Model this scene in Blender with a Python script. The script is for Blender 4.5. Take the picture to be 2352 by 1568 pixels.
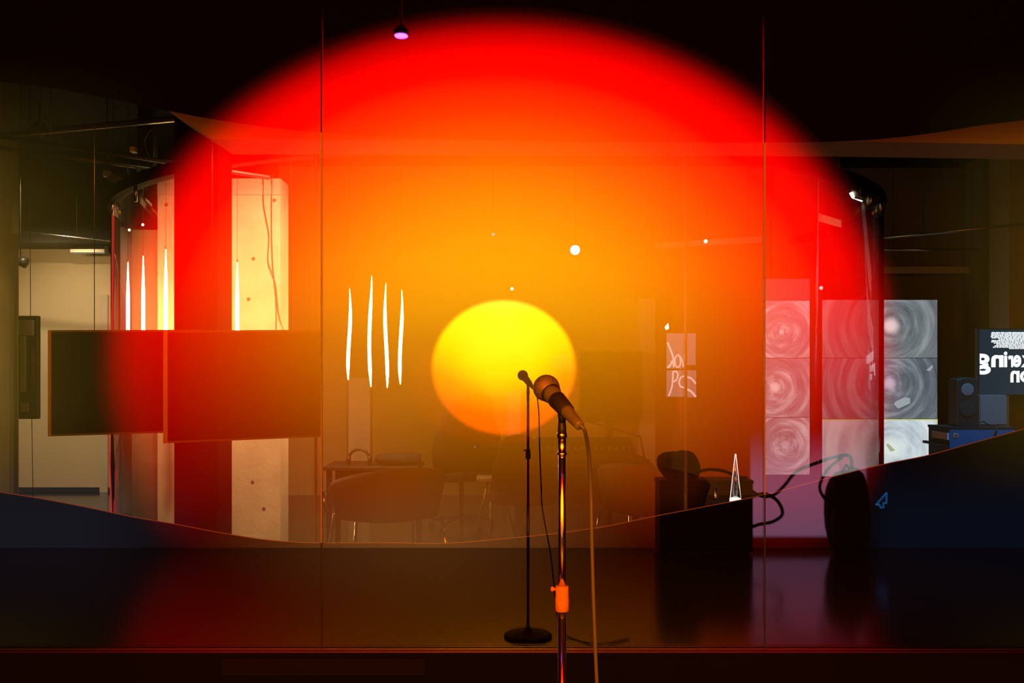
import bpy, bmesh, math, random
from mathutils import Vector, Matrix

# ------------------------------------------------------------------ camera, world, exposure
scn = bpy.context.scene
for o in list(bpy.data.objects):
    bpy.data.objects.remove(o)
COL = scn.collection
F, CX, CY, EYE = 2287.0, 1166.0, 843.0, 1.40      # focal length / principal point in 2352x1568 pixels, eye height
cam_d = bpy.data.cameras.new('camera')
cam_d.sensor_width = 36.0
cam_d.lens = F / 2352.0 * 36.0
cam_d.shift_x = (1176.0 - CX) / 2352.0
cam_d.shift_y = (CY - 784.0) / 2352.0
cam_d.clip_start = 0.05
cam = bpy.data.objects.new('camera', cam_d)
COL.objects.link(cam)
cam.location = (0, 0, EYE)
cam.rotation_euler = (math.pi / 2, 0, 0)
scn.camera = cam
world = bpy.data.worlds.new('world')
scn.world = world
world.use_nodes = True
world.node_tree.nodes['Background'].inputs[0].default_value = (0.009, 0.007, 0.0035, 1)
world.node_tree.nodes['Background'].inputs[1].default_value = 1.0
scn.view_settings.view_transform = 'Standard'
scn.view_settings.look = 'None'
scn.view_settings.exposure = 0.0
scn.view_settings.gamma = 1.0
scn.view_settings.use_curve_mapping = False
scn.cycles.transparent_max_bounces = 32
scn.cycles.max_bounces = 8
scn.cycles.caustics_reflective = False
scn.cycles.caustics_refractive = False
scn.cycles.sample_clamp_indirect = 4.0
scn.cycles.use_denoising = True
random.seed(7)

GLASS_Y = 3.55          # distance of the glass front
LED_Y = -0.60           # the LED wall behind the viewpoint
VIRT = 2 * GLASS_Y - LED_Y


def P(px, py, d):
    return Vector(((px - CX) / F * d, d, EYE + (CY - py) / F * d))


def X(px, d):
    return (px - CX) / F * d


def Z(py, d):
    return EYE + (CY - py) / F * d


def MIR(px, py, d):
    """a thing seen in the glass at apparent distance d stands on the viewer's side"""
    p = P(px, py, d)
    p.y = 2 * GLASS_Y - d
    return p

# ------------------------------------------------------------------ materials
MATS = {}


def nodes_of(name):
    m = bpy.data.materials.new(name)
    m.use_nodes = True
    nt = m.node_tree
    nt.nodes.clear()
    out = nt.nodes.new('ShaderNodeOutputMaterial')
    MATS[name] = m
    return m, nt, out


def mat(name, col, rough=0.6, metal=0.0, bump=0.0, bscale=60.0, var=0.0, vscale=4.0, spec=0.5):
    m, nt, out = nodes_of(name)
    b = nt.nodes.new('ShaderNodeBsdfPrincipled')
    b.inputs['Base Color'].default_value = (*col, 1)
    b.inputs['Roughness'].default_value = rough
    b.inputs['Metallic'].default_value = metal
    b.inputs['Specular IOR Level'].default_value = spec
    nt.links.new(b.outputs[0], out.inputs[0])
    if var > 0 or bump > 0:
        tc = nt.nodes.new('ShaderNodeTexCoord')
    if var > 0:
        n = nt.nodes.new('ShaderNodeTexNoise')
        n.inputs['Scale'].default_value = vscale
        n.inputs['Detail'].default_value = 6
        nt.links.new(tc.outputs['Object'], n.inputs['Vector'])
        r = nt.nodes.new('ShaderNodeValToRGB')
        r.color_ramp.elements[0].position = 0.3
        r.color_ramp.elements[1].position = 0.75
        r.color_ramp.elements[0].color = tuple(c * (1 - var) for c in col) + (1,)
        r.color_ramp.elements[1].color = tuple(min(1, c * (1 + var)) for c in col) + (1,)
        nt.links.new(n.outputs['Fac'], r.inputs['Fac'])
        nt.links.new(r.outputs[0], b.inputs['Base Color'])
    if bump > 0:
        n2 = nt.nodes.new('ShaderNodeTexNoise')
        n2.inputs['Scale'].default_value = bscale
        n2.inputs['Detail'].default_value = 4
        nt.links.new(tc.outputs['Object'], n2.inputs['Vector'])
        bp = nt.nodes.new('ShaderNodeBump')
        bp.inputs['Strength'].default_value = bump
        bp.inputs['Distance'].default_value = 0.01
        nt.links.new(n2.outputs['Fac'], bp.inputs['Height'])
        nt.links.new(bp.outputs[0], b.inputs['Normal'])
    return m


def emis(name, col, strength):
    m, nt, out = nodes_of(name)
    e = nt.nodes.new('ShaderNodeEmission')
    e.inputs[0].default_value = (*col, 1)
    e.inputs[1].default_value = strength
    nt.links.new(e.outputs[0], out.inputs[0])
    return m


def glass(name, base, tint=(1, 1, 1), power=5.0, edge=0.9):
    """flat glazing: clear pass-through plus a mirror part that grows towards grazing view (Schlick)"""
    m, nt, out = nodes_of(name)
    lw = nt.nodes.new('ShaderNodeLayerWeight')
    lw.inputs['Blend'].default_value = 0.5
    pw = nt.nodes.new('ShaderNodeMath'); pw.operation = 'POWER'
    pw.inputs[1].default_value = power
    nt.links.new(lw.outputs['Facing'], pw.inputs[0])
    ma = nt.nodes.new('ShaderNodeMath'); ma.operation = 'MULTIPLY_ADD'
    ma.inputs[1].default_value = edge - base
    ma.inputs[2].default_value = base
    nt.links.new(pw.outputs[0], ma.inputs[0])
    tr = nt.nodes.new('ShaderNodeBsdfTransparent')
    tr.inputs[0].default_value = (*tint, 1)
    gl = nt.nodes.new('ShaderNodeBsdfGlossy')
    gl.inputs['Roughness'].default_value = 0.0
    gl.inputs[0].default_value = (1, 1, 1, 1)
    mx = nt.nodes.new('ShaderNodeMixShader')
    nt.links.new(ma.outputs[0], mx.inputs[0])
    nt.links.new(tr.outputs[0], mx.inputs[1])
    nt.links.new(gl.outputs[0], mx.inputs[2])
    nt.links.new(mx.outputs[0], out.inputs[0])
    return m


mat('floor', (0.014, 0.013, 0.013), 0.16, bump=0.03, bscale=30, var=0.25, vscale=1.5, spec=1.0)
mat('ceiling_dark', (0.010, 0.009, 0.008), 0.85, var=0.3)
mat('wall_dark', (0.035, 0.031, 0.027), 0.85, var=0.2, vscale=2)
mat('wall_right', (0.17, 0.16, 0.145), 0.85, var=0.15, vscale=2)
mat('wall_white', (0.72, 0.57, 0.38), 0.8, var=0.05, vscale=1.2, bump=0.1)
mat('booth_wall', (0.50, 0.36, 0.14), 0.8, var=0.12, vscale=1.5)
mat('soffit', (0.48, 0.38, 0.26), 0.8, var=0.05)
mat('concrete', (0.74, 0.62, 0.44), 0.8, var=0.12, vscale=5, bump=0.25, bscale=25)
mat('plaster', (0.66, 0.56, 0.44), 0.85, var=0.08)
mat('column_paint', (0.016, 0.012, 0.010), 0.8, var=0.2, spec=0.15)
mat('column_olive', (0.11, 0.085, 0.035), 0.8, var=0.15)
mat('film', (0.0022, 0.0030, 0.0060), 0.8, bump=0.05, bscale=220, spec=0.03)
mat('pillar_tan', (0.30, 0.24, 0.16), 0.85, var=0.1)
mat('film_edge_glint', (0.30, 0.20, 0.14), 0.4)
mat('kerb', (0.003, 0.003, 0.003), 0.7, var=0.2, spec=0.1)
mat('plate', (0.009, 0.008, 0.006), 0.7, spec=0.1)
mat('chrome', (0.85, 0.84, 0.82), 0.12, 1.0)
mat('channel_glint', (0.25, 0.05, 0.04), 0.3, 1.0)  # red glint of the mirrored glow put into the metal colour
mat('steel', (0.45, 0.42, 0.38), 0.3, 1.0)
mat('dark_metal', (0.05, 0.045, 0.04), 0.4, 0.6)
mat('rim', (0.012, 0.010, 0.008), 0.75, spec=0.08)
mat('seal', (0.34, 0.28, 0.20), 0.4)
mat('black_plastic', (0.012, 0.012, 0.012), 0.45)
mat('black_rubber', (0.015, 0.014, 0.013), 0.7)
mat('screen_black', (0.0025, 0.0025, 0.003), 0.5, spec=0.06)
mat('bezel', (0.16, 0.15, 0.14), 0.35)
mat('mic_body', (0.15, 0.14, 0.11), 0.34)
mat('tape', (0.62, 0.22, 0.07), 0.6, bump=0.2, bscale=120)
mat('cable_grey', (0.11, 0.10, 0.09), 0.5)
mat('cable_black', (0.010, 0.010, 0.010), 0.6)
mat('bag', (0.012, 0.011, 0.012), 0.75, bump=0.4, bscale=14)
mat('case_black', (0.010, 0.010, 0.012), 0.5, bump=0.1)
mat('fabric_brown', (0.13, 0.085, 0.055), 0.9, bump=0.3, bscale=250)
mat('fabric_black', (0.016, 0.014, 0.013), 0.85, bump=0.3, bscale=200)
mat('desk_dark', (0.025, 0.019, 0.015), 0.45, var=0.2)
mat('blue_board', (0.008, 0.10, 0.22), 0.5, var=0.15)
mat('hole_ring', (0.55, 0.38, 0.22), 0.5)
mat('hole', (0.16, 0.085, 0.04), 0.8)
mat('tie_hole', (0.20, 0.14, 0.09), 0.9)
mat('ledge', (0.40, 0.43, 0.50), 0.6)
mat('foam', (0.018, 0.014, 0.012), 0.95, bump=0.5, bscale=180)
emis('tube_light', (1.0, 0.66, 0.20), 32.0)
emis('spot_lens', (1.0, 0.86, 0.55), 90.0)
emis('purple_led', (0.42, 0.10, 1.0), 26.0)
emis('red_strip', (1.0, 0.05, 0.03), 0.45)
emis('led_small', (0.25, 0.2, 1.0), 3.0)
emis('star_led', (1.0, 0.8, 0.5), 5.0)
emis('wash_diffuser', (1.0, 0.80, 0.52), 0.28)
emis('lamp_white', (1.0, 0.88, 0.80), 1.6)
emis('lit_text', (0.85, 0.95, 1.0), 1.5)
emis('text_screen', (0.004, 0.022, 0.045), 1.0)
emis('pointer', (0.02, 0.22, 0.62), 2.6)
emis('hand_panel', (0.34, 0.20, 0.16), 0.55)
emis('hand_ink', (0.85, 0.62, 0.56), 0.70)
glass('front_glass', 0.080)
glass('booth_glass', 0.012, (0.985, 0.97, 0.95), 4.0, 0.55)
glass('booth_glass_dimmed', 0.012, (0.74, 0.70, 0.68), 4.0, 0.55)  # dimming at grazing view put into the tint of this pane
glass('cone_glass', 0.30, (0.9, 0.85, 0.8), 2.0, 0.9)


def grille_mat():
    m, nt, out = nodes_of('grille')
    b = nt.nodes.new('ShaderNodeBsdfPrincipled')
    b.inputs['Metallic'].default_value = 0.7
    b.inputs['Roughness'].default_value = 0.45
    tc = nt.nodes.new('ShaderNodeTexCoord')
    ck = nt.nodes.new('ShaderNodeTexChecker')
    ck.inputs['Scale'].default_value = 640
    ck.inputs[1].default_value = (0.50, 0.48, 0.42, 1)
    ck.inputs[2].default_value = (0.20, 0.19, 0.16, 1)
    nt.links.new(tc.outputs['Object'], ck.inputs[0])
    nt.links.new(ck.outputs[0], b.inputs['Base Color'])
    nt.links.new(b.outputs[0], out.inputs[0])


grille_mat()


def math_node(nt, op, a, b=None, c=None, clamp=False):
    n = nt.nodes.new('ShaderNodeMath')
    n.operation = op
    n.use_clamp = clamp
    for i, v in enumerate((a, b, c)):
        if v is None:
            continue
        if isinstance(v, (int, float)):
            n.inputs[i].default_value = v
        else:
            nt.links.new(v, n.inputs[i])
    return n.outputs[0]


def ramp(nt, fac, stops):
    r = nt.nodes.new('ShaderNodeValToRGB')
    el = r.color_ramp.elements
    while len(el) < len(stops):
        el.new(0.5)
    for e, (p, c) in zip(el, stops):
        e.position = p
        e.color = (*c, 1)
    nt.links.new(fac, r.inputs['Fac'])
    return r.outputs[0]


def smooth(nt, v, lo, hi):
    n = nt.nodes.new('ShaderNodeMapRange')
    n.interpolation_type = 'SMOOTHSTEP'
    n.inputs['From Min'].default_value = lo
    n.inputs['From Max'].default_value = hi
    nt.links.new(v, n.inputs['Value'])
    return n.outputs[0]


def mixc(nt, blend, fac, a, b):
    n = nt.nodes.new('ShaderNodeMix')
    n.data_type = 'RGBA'
    n.blend_type = blend
    n.clamp_result = False
    for i, v in ((0, fac), (6, a), (7, b)):
        if isinstance(v, (int, float)):
            n.inputs[i].default_value = v
        elif isinstance(v, tuple):
            n.inputs[i].default_value = (*v, 1)
        else:
            nt.links.new(v, n.inputs[i])
    return n.outputs[2]


LED_GAIN = 7.6


def led_image():
    """what the LED wall shows: a sunset-coloured disc with a small bright sun, with mirrored haze and fall-off painted in"""
    m, nt, out = nodes_of('led_image')
    tc = nt.nodes.new('ShaderNodeTexCoord')
    sp = nt.nodes.new('ShaderNodeSeparateXYZ')
    nt.links.new(tc.outputs['Object'], sp.inputs[0])
    x, z = sp.outputs['X'], sp.outputs['Z']
    k = VIRT / F
    ux = math_node(nt, 'DIVIDE', math_node(nt, 'SUBTRACT', x, (1147 - CX) * k), 926 * k)
    uz = math_node(nt, 'DIVIDE', math_node(nt, 'SUBTRACT', z, EYE), 812 * k)
    r = math_node(nt, 'SQRT', math_node(nt, 'ADD', math_node(nt, 'MULTIPLY', ux, ux), math_node(nt, 'MULTIPLY', uz, uz)))
    rr = math_node(nt, 'MULTIPLY', r, 0.9)
    s = 0.9
    disc = ramp(nt, rr, [(0.0, (1, .40, 0)), (.24 * s, (1, .38, 0)), (.36 * s, (1, .32, 0)), (.49 * s, (1, .21, 0)),
                         (.61 * s, (1, .105, 0)), (.73 * s, (1, .035, 0)), (.83 * s, (1, .002, 0)), (.90 * s, (.9, 0, 0)),
                         (.945 * s, (.52, 0, 0)), (.98 * s, (.14, 0, 0)), (1.005 * s, (.02, 0, 0)), (1.025 * s, (0, 0, 0))])
    zn = math_node(nt, 'DIVIDE', z, 4.3)

    def zz(py):
        return (EYE + (CY - py) * k) / 4.3
    st = [(1255, .028, .013), (1200, .060, .032), (1100, .14, .092), (1000, .24, .17), (880, .41, .31), (780, .58, .50), (700, .76, .72), (600, .94, .92), (450, 1.0, 1.0)]
    fade = ramp(nt, zn, [(zz(p), (v, g_, v)) for p, v, g_ in st])  # fall-off of the mirrored glow towards the floor, painted into the picture
    col = mixc(nt, 'MULTIPLY', 1.0, disc, fade)
    # the small sun
    sx = math_node(nt, 'DIVIDE', math_node(nt, 'SUBTRACT', x, (1157 - CX) * k), 167 * k)
    sz = math_node(nt, 'DIVIDE', math_node(nt, 'SUBTRACT', z, EYE - 1 * k), 156 * k)
    sr = math_node(nt, 'SQRT', math_node(nt, 'ADD', math_node(nt, 'MULTIPLY', sx, sx), math_node(nt, 'MULTIPLY', sz, sz)))
    inside = math_node(nt, 'SUBTRACT', 1.0, smooth(nt, sr, 0.93, 1.03))
    g = math_node(nt, 'MULTIPLY_ADD', sz, 0.5, 0.5)
    g2 = math_node(nt, 'SUBTRACT', g, math_node(nt, 'MULTIPLY', smooth(nt, sr, 0.25, 1.0), 0.22))
    suncol = ramp(nt, g2, [(0.0, (.66, .06, 0)), (.25, (.82, .20, 0)), (.5, (.8, .56, 0)), (.70, (.75, .72, .01)), (.95, (.75, .80, .12))])
    sun = mixc(nt, 'MULTIPLY', 1.0, suncol, inside)
    col = mixc(nt, 'ADD', 1.0, col, sun)
    # pale mirrored light patch at the lower right, painted into the emission
    wx = math_node(nt, 'MULTIPLY', smooth(nt, x, (1722 - CX) * k, (1727 - CX) * k), math_node(nt, 'SUBTRACT', 1.0, smooth(nt, x, (1985 - CX) * k, (1995 - CX) * k)))
    wz = math_node(nt, 'MULTIPLY', smooth(nt, z, EYE - (1238 - CY) * k, EYE - (1226 - CY) * k), math_node(nt, 'SUBTRACT', 1.0, smooth(nt, z, EYE - (1120 - CY) * k, EYE - (980 - CY) * k)))
    patch = math_node(nt, 'MULTIPLY', wx, wz)
    col = mixc(nt, 'ADD', 1.0, col, mixc(nt, 'MULTIPLY', 1.0, (0.080, 0.045, 0.085), patch))
    # brown reflected glow left of the middle, painted in at the picture's foot
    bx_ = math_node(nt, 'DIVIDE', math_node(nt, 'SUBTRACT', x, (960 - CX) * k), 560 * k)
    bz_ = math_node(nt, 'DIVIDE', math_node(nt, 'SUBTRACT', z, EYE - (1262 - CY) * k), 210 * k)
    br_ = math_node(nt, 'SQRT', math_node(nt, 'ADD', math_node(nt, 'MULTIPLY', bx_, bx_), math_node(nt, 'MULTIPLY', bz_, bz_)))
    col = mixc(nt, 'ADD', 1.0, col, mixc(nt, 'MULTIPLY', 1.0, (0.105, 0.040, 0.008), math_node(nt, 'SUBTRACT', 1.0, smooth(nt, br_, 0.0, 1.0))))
    # dim olive haze at the glass sides, painted into the picture's margins
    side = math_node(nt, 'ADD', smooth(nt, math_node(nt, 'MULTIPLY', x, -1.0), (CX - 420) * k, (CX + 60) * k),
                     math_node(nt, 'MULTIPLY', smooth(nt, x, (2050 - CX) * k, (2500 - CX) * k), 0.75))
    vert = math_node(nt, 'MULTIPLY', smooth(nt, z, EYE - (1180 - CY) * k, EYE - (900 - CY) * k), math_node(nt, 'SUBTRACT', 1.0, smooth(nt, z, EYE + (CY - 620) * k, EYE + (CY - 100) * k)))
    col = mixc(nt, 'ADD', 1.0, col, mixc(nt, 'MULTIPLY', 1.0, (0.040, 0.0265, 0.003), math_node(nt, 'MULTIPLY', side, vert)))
    # navy light cast on the lower film, painted into the picture's corners
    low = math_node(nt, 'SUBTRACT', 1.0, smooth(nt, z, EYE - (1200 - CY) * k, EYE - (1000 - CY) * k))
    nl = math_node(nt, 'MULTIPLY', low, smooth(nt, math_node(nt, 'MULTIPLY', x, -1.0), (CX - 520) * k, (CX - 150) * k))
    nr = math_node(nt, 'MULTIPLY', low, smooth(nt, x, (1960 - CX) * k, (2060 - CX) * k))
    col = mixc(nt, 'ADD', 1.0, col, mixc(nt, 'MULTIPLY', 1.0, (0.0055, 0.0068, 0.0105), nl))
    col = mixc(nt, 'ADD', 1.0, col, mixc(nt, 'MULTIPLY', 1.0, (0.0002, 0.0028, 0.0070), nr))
    e = nt.nodes.new('ShaderNodeEmission')
    nt.links.new(col, e.inputs[0])
    e.inputs[1].default_value = LED_GAIN
    nt.links.new(e.outputs[0], out.inputs[0])
    return m


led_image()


def swirl_mat(name, cx, cz, seed, cols, strength, freq=5.0, core=0.12, corecol=(0.9, 0.82, 0.86)):
    """screen content: smeared concentric vortex"""
    m, nt, out = nodes_of(name)
    tc = nt.nodes.new('ShaderNodeTexCoord')
    sp = nt.nodes.new('ShaderNodeSeparateXYZ')
    nt.links.new(tc.outputs['Object'], sp.inputs[0])
    dx = math_node(nt, 'SUBTRACT', sp.outputs['X'], cx)
    dz = math_node(nt, 'SUBTRACT', sp.outputs['Z'], cz)
    r = math_node(nt, 'SQRT', math_node(nt, 'ADD', math_node(nt, 'MULTIPLY', dx, dx), math_node(nt, 'MULTIPLY', dz, dz)))
    a = math_node(nt, 'ARCTAN2', dz, dx)
    sw = math_node(nt, 'MULTIPLY_ADD', r, 3.0, a)
    cmb = nt.nodes.new('ShaderNodeCombineXYZ')
    nt.links.new(math_node(nt, 'MULTIPLY', r, freq * 1.7), cmb.inputs[0])
    nt.links.new(math_node(nt, 'MULTIPLY', math_node(nt, 'SINE', sw), 0.5), cmb.inputs[1])
    nt.links.new(math_node(nt, 'MULTIPLY_ADD', math_node(nt, 'COSINE', sw), 0.5, seed), cmb.inputs[2])
    n = nt.nodes.new('ShaderNodeTexNoise')
    n.inputs['Scale'].default_value = 1.3
    n.inputs['Detail'].default_value = 5
    n.inputs['Roughness'].default_value = 0.6
    nt.links.new(cmb.outputs[0], n.inputs['Vector'])
    col = ramp(nt, n.outputs['Fac'], [(0.28, cols[0]), (0.5, cols[1]), (0.72, cols[2])])
    cm = math_node(nt, 'SUBTRACT', 1.0, smooth(nt, r, core * 0.25, core))
    col = mixc(nt, 'MIX', cm, col, corecol)
    e = nt.nodes.new('ShaderNodeEmission')
    nt.links.new(col, e.inputs[0])
    e.inputs[1].default_value = strength
    nt.links.new(e.outputs[0], out.inputs[0])
    return m

# ------------------------------------------------------------------ mesh helpers


class MB:
    def __init__(self):
        self.v, self.f = [], []

    def add(self, vs, fs):
        o = len(self.v)
        self.v += [tuple(p) for p in vs]
        self.f += [tuple(i + o for i in f) for f in fs]
        return self

    def box(self, x0, x1, y0, y1, z0, z1):
        vs = [(x, y, z) for x in (x0, x1) for y in (y0, y1) for z in (z0, z1)]
        return self.add(vs, [(0, 1, 3, 2), (4, 6, 7, 5), (0, 4, 5, 1), (2, 3, 7, 6), (0, 2, 6, 4), (1, 5, 7, 3)])

    def prism(self, poly, y0, y1):
        """closed outline in X/Z, extruded along Y"""
        n = len(poly)
        vs = [(p[0], y0, p[1]) for p in poly] + [(p[0], y1, p[1]) for p in poly]
        fs = [tuple(range(n))[::-1], tuple(range(n, 2 * n))]
        fs += [(i, (i + 1) % n, n + (i + 1) % n, n + i) for i in range(n)]
        return self.add(vs, fs)

    def slab(self, pts, thick):
        """quad (4 points) with thickness along -normal"""
        a, b, c, d = [Vector(p) for p in pts]
        nrm = (b - a).cross(d - a).normalized() * thick
        vs = [a, b, c, d, a + nrm, b + nrm, c + nrm, d + nrm]
        return self.add(vs, [(0, 1, 2, 3), (7, 6, 5, 4), (0, 4, 5, 1), (1, 5, 6, 2), (2, 6, 7, 3), (3, 7, 4, 0)])

    def tube(self, pts, r, n=10, cap=True):
        pts = [Vector(p) for p in pts]
        m = len(pts)
        rs = r if isinstance(r, (list, tuple)) else [r] * m
        t = [(pts[min(i + 1, m - 1)] - pts[max(i - 1, 0)]).normalized() for i in range(m)]
        up = Vector((0, 0, 1)) if abs(t[0].z) < 0.9 else Vector((1, 0, 0))
        nrm = (up - t[0] * up.dot(t[0])).normalized()
        vs, fs = [], []
        for i in range(m):
            nrm = (nrm - t[i] * nrm.dot(t[i])).normalized()
            bi = t[i].cross(nrm)
            for k in range(n):
                a = 2 * math.pi * k / n
                vs.append(pts[i] + (nrm * math.cos(a) + bi * math.sin(a)) * rs[i])
        for i in range(m - 1):
            for k in range(n):
                fs.append((i * n + k, i * n + (k + 1) % n, (i + 1) * n + (k + 1) % n, (i + 1) * n + k))
        if cap:
            fs.append(tuple(range(n))[::-1])
            fs.append(tuple(range((m - 1) * n, m * n)))
        return self.add(vs, fs)

    def lathe(self, base, axis, prof, n=20):
        """profile (distance along axis, radius)"""
        ax = Vector(axis).normalized()
        return self.tube([Vector(base) + ax * h for h, _ in prof], [max(r, 1e-4) for _, r in prof], n) if False else self._lathe(base, ax, prof, n)

    def _lathe(self, base, ax, prof, n):
        up = Vector((0, 0, 1)) if abs(ax.z) < 0.9 else Vector((1, 0, 0))
        a1 = (up - ax * up.dot(ax)).normalized()
        a2 = ax.cross(a1)
        vs, fs = [], []
        for h, r in prof:
            for k in range(n):
                a = 2 * math.pi * k / n
                vs.append(Vector(base) + ax * h + (a1 * math.cos(a) + a2 * math.sin(a)) * max(r, 1e-4))
        for i in range(len(prof) - 1):
            for k in range(n):
                fs.append((i * n + k, i * n + (k + 1) % n, (i + 1) * n + (k + 1) % n, (i + 1) * n + k))
        fs.append(tuple(range(n))[::-1])
        fs.append(tuple(range((len(prof) - 1) * n, len(prof) * n)))
        return self.add(vs, fs)

    def arc(self, cx, cy, r0, r1, a0, a1, z0, z1, n=24):
        """curved slab, angle 0 points to -Y (towards the viewer), positive to +X"""
        vs, fs = [], []
        for i in range(n + 1):
            a = a0 + (a1 - a0) * i / n
            s, c = math.sin(a), -math.cos(a)
            for r in (r0, r1):
                for z in (z0, z1):
                    vs.append((cx + s * r, cy + c * r, z))
        for i in range(n):
            o, q = 4 * i, 4 * i + 4
            fs += [(o + 0, q + 0, q + 1, o + 1), (o + 2, o + 3, q + 3, q + 2), (o + 1, q + 1, q + 3, o + 3), (o + 0, o + 2, q + 2, q + 0)]
        fs += [(0, 1, 3, 2), (4 * n, 4 * n + 2, 4 * n + 3, 4 * n + 1)]
        return self.add(vs, fs)

    def build(self, name, material, parent=None, smooth=False, bevel=0.0, sub=0):
        me = bpy.data.meshes.new(name)
        me.from_pydata(self.v, [], self.f)
        bm = bmesh.new()
        bm.from_mesh(me)
        bmesh.ops.recalc_face_normals(bm, faces=bm.faces)
        bm.to_mesh(me)
        bm.free()
        me.materials.append(MATS[material])
        o = bpy.data.objects.new(name, me)
        COL.objects.link(o)
        if parent is not None:
            o.parent = parent
            o.matrix_parent_inverse = Matrix.Translation(-Vector(parent.location))
        if bevel > 0:
            b = o.modifiers.new('bevel', 'BEVEL')
            b.width = bevel
            b.segments = 2
            b.limit_method = 'ANGLE'
        if sub:
            s = o.modifiers.new('sub', 'SUBSURF')
            s.levels = s.render_levels = sub
        if smooth:
            me.polygons.foreach_set('use_smooth', [True] * len(me.polygons))
        return o


def tag(o, label, cat, group=None):
    o['label'] = label
    o['category'] = cat
    if group:
        o['group'] = group
    return o


def thing(name, label, cat, loc, group=None):
    o = bpy.data.objects.new(name, None)
    o.empty_display_size = 0.1
    COL.objects.link(o)
    o.location = loc
    return tag(o, label, cat, group)


def struct(o):
    o['kind'] = 'structure'
    return o


def sempty(name, loc):
    o = bpy.data.objects.new(name, None)
    COL.objects.link(o)
    o.location = loc
    return struct(o)


def spline(pts, n=8):
    """Catmull-Rom through the points"""
    pts = [Vector(p) for p in pts]
    out = []
    for i in range(len(pts) - 1):
        p0, p1, p2, p3 = pts[max(i - 1, 0)], pts[i], pts[i + 1], pts[min(i + 2, len(pts) - 1)]
        for k in range(n):
            t = k / n
            out.append(0.5 * ((2 * p1) + (p2 - p0) * t + (2 * p0 - 5 * p1 + 4 * p2 - p3) * t * t + (3 * p1 - p0 - 3 * p2 + p3) * t ** 3))
    out.append(pts[-1])
    return out


def rod(name, m, parent, a, b, r, n=8):
    return MB().tube([a, b], r, n).build(name, m, parent, smooth=True)

# ================================================================== the setting
CEIL = 3.6
MB().box(-6.6, 6.6, -1.2, 12.0, -0.2, 0.0).build('floor', 'floor')
struct(bpy.data.objects['floor'])
struct(MB().box(-6.6, 6.6, GLASS_Y + 0.1, 12.0, CEIL, CEIL + 0.2).build('ceiling', 'ceiling_dark'))
struct(MB().box(-6.6, 6.6, -1.2, GLASS_Y + 0.1, 4.5, 4.7).build('ceiling', 'ceiling_dark'))
struct(MB().box(-6.6, 6.6, 11.3, 11.5, 0, CEIL).build('wall_back', 'wall_dark'))
struct(MB().box(-6.8, -6.6, -1.2, 12.0, 0, 4.5).build('wall_left', 'wall_dark'))
struct(MB().box(6.6, 6.8, -1.2, 12.0, 0, 4.5).build('wall_right', 'wall_dark'))
struct(MB().box(-6.6, 6.6, -1.2, -1.0, 0, 4.5).build('wall_front', 'wall_dark'))
struct(MB().box(-6.6, 6.6, GLASS_Y - 0.05, GLASS_Y + 0.1, CEIL, 4.5).build('wall_header', 'kerb'))

# bright wall at the far left
d = 11.2
ww = struct(MB().box(X(-160, d), X(345, d), d, 11.3, 0, Z(572, d)).build('wall_white', 'wall_white'))
MB().box(X(-160, d), X(345, d), d - 0.02, d, 0, 0.05).build('skirting', 'wall_dark', ww)
MB().box(X(232, d), X(250, d), d - 0.04, d, 0.0, Z(677, d)).build('door_leaf', 'plaster', ww)
# plaster wall piece behind the glass booth, and the booth's back wall
struct(MB().box(X(275, 9.6), X(362, 9.6), 9.6, 9.75, 0, 2.75).build('wall_partition', 'plaster'))
struct(MB().box(X(303, 7.98), X(362, 7.98), 7.98, 8.06, 0, 2.5).build('wall_panel', 'plaster'))
struct(MB().box(X(640, 10.9), X(1752, 10.9), 10.9, 11.05, 0, CEIL).build('wall_booth', 'booth_wall'))
struct(MB().box(X(1752, 11.0), X(2700, 11.0), 11.0, 11.2, 0, CEIL).build('wall_side', 'wall_right'))
for (a, b, dd, yt) in ((800, 850, 10.7, 868), (1166, 1196, 10.7, 900), (1468, 1505, 10.7, 686)):
    struct(MB().box(X(a, dd), X(b, dd), dd, 10.9, 0, Z(yt, dd)).build('wall_pier', 'plaster'))
# pillars
struct(MB().box(X(-200, 7.2), X(43, 7.6), 7.2, 7.6, 0, CEIL).build('pillar_left', 'column_olive'))
struct(MB().box(X(2318, 9.6), X(2520, 9.6), 9.6, 10.0, 0, CEIL).build('pillar_right', 'pillar_tan'))
struct(MB().box(X(2257, 10.4), X(2318, 10.4), 10.4, 10.8, 0, CEIL).build('pillar_far', 'wall_right'))
struct(MB().box(X(2030, 10.7), X(2257, 10.7), 10.7, 11.0, Z(628, 10.7), Z(612, 10.7)).build('trim_ledge', 'ledge'))

# bulkhead hanging behind the glass
d = 4.25
poly = [(X(490, d), Z(320, d)), (X(1200, d), Z(322, d)), (X(1950, d), Z(325, d)), (X(2352, d), Z(331, d)), (X(2700, d), Z(338, d)),
        (X(2700, d), CEIL), (X(-70, d), CEIL), (X(380, d), Z(249, d))]
struct(MB().prism(poly, d, d + 0.3).build('bulkhead', 'soffit'))

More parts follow.
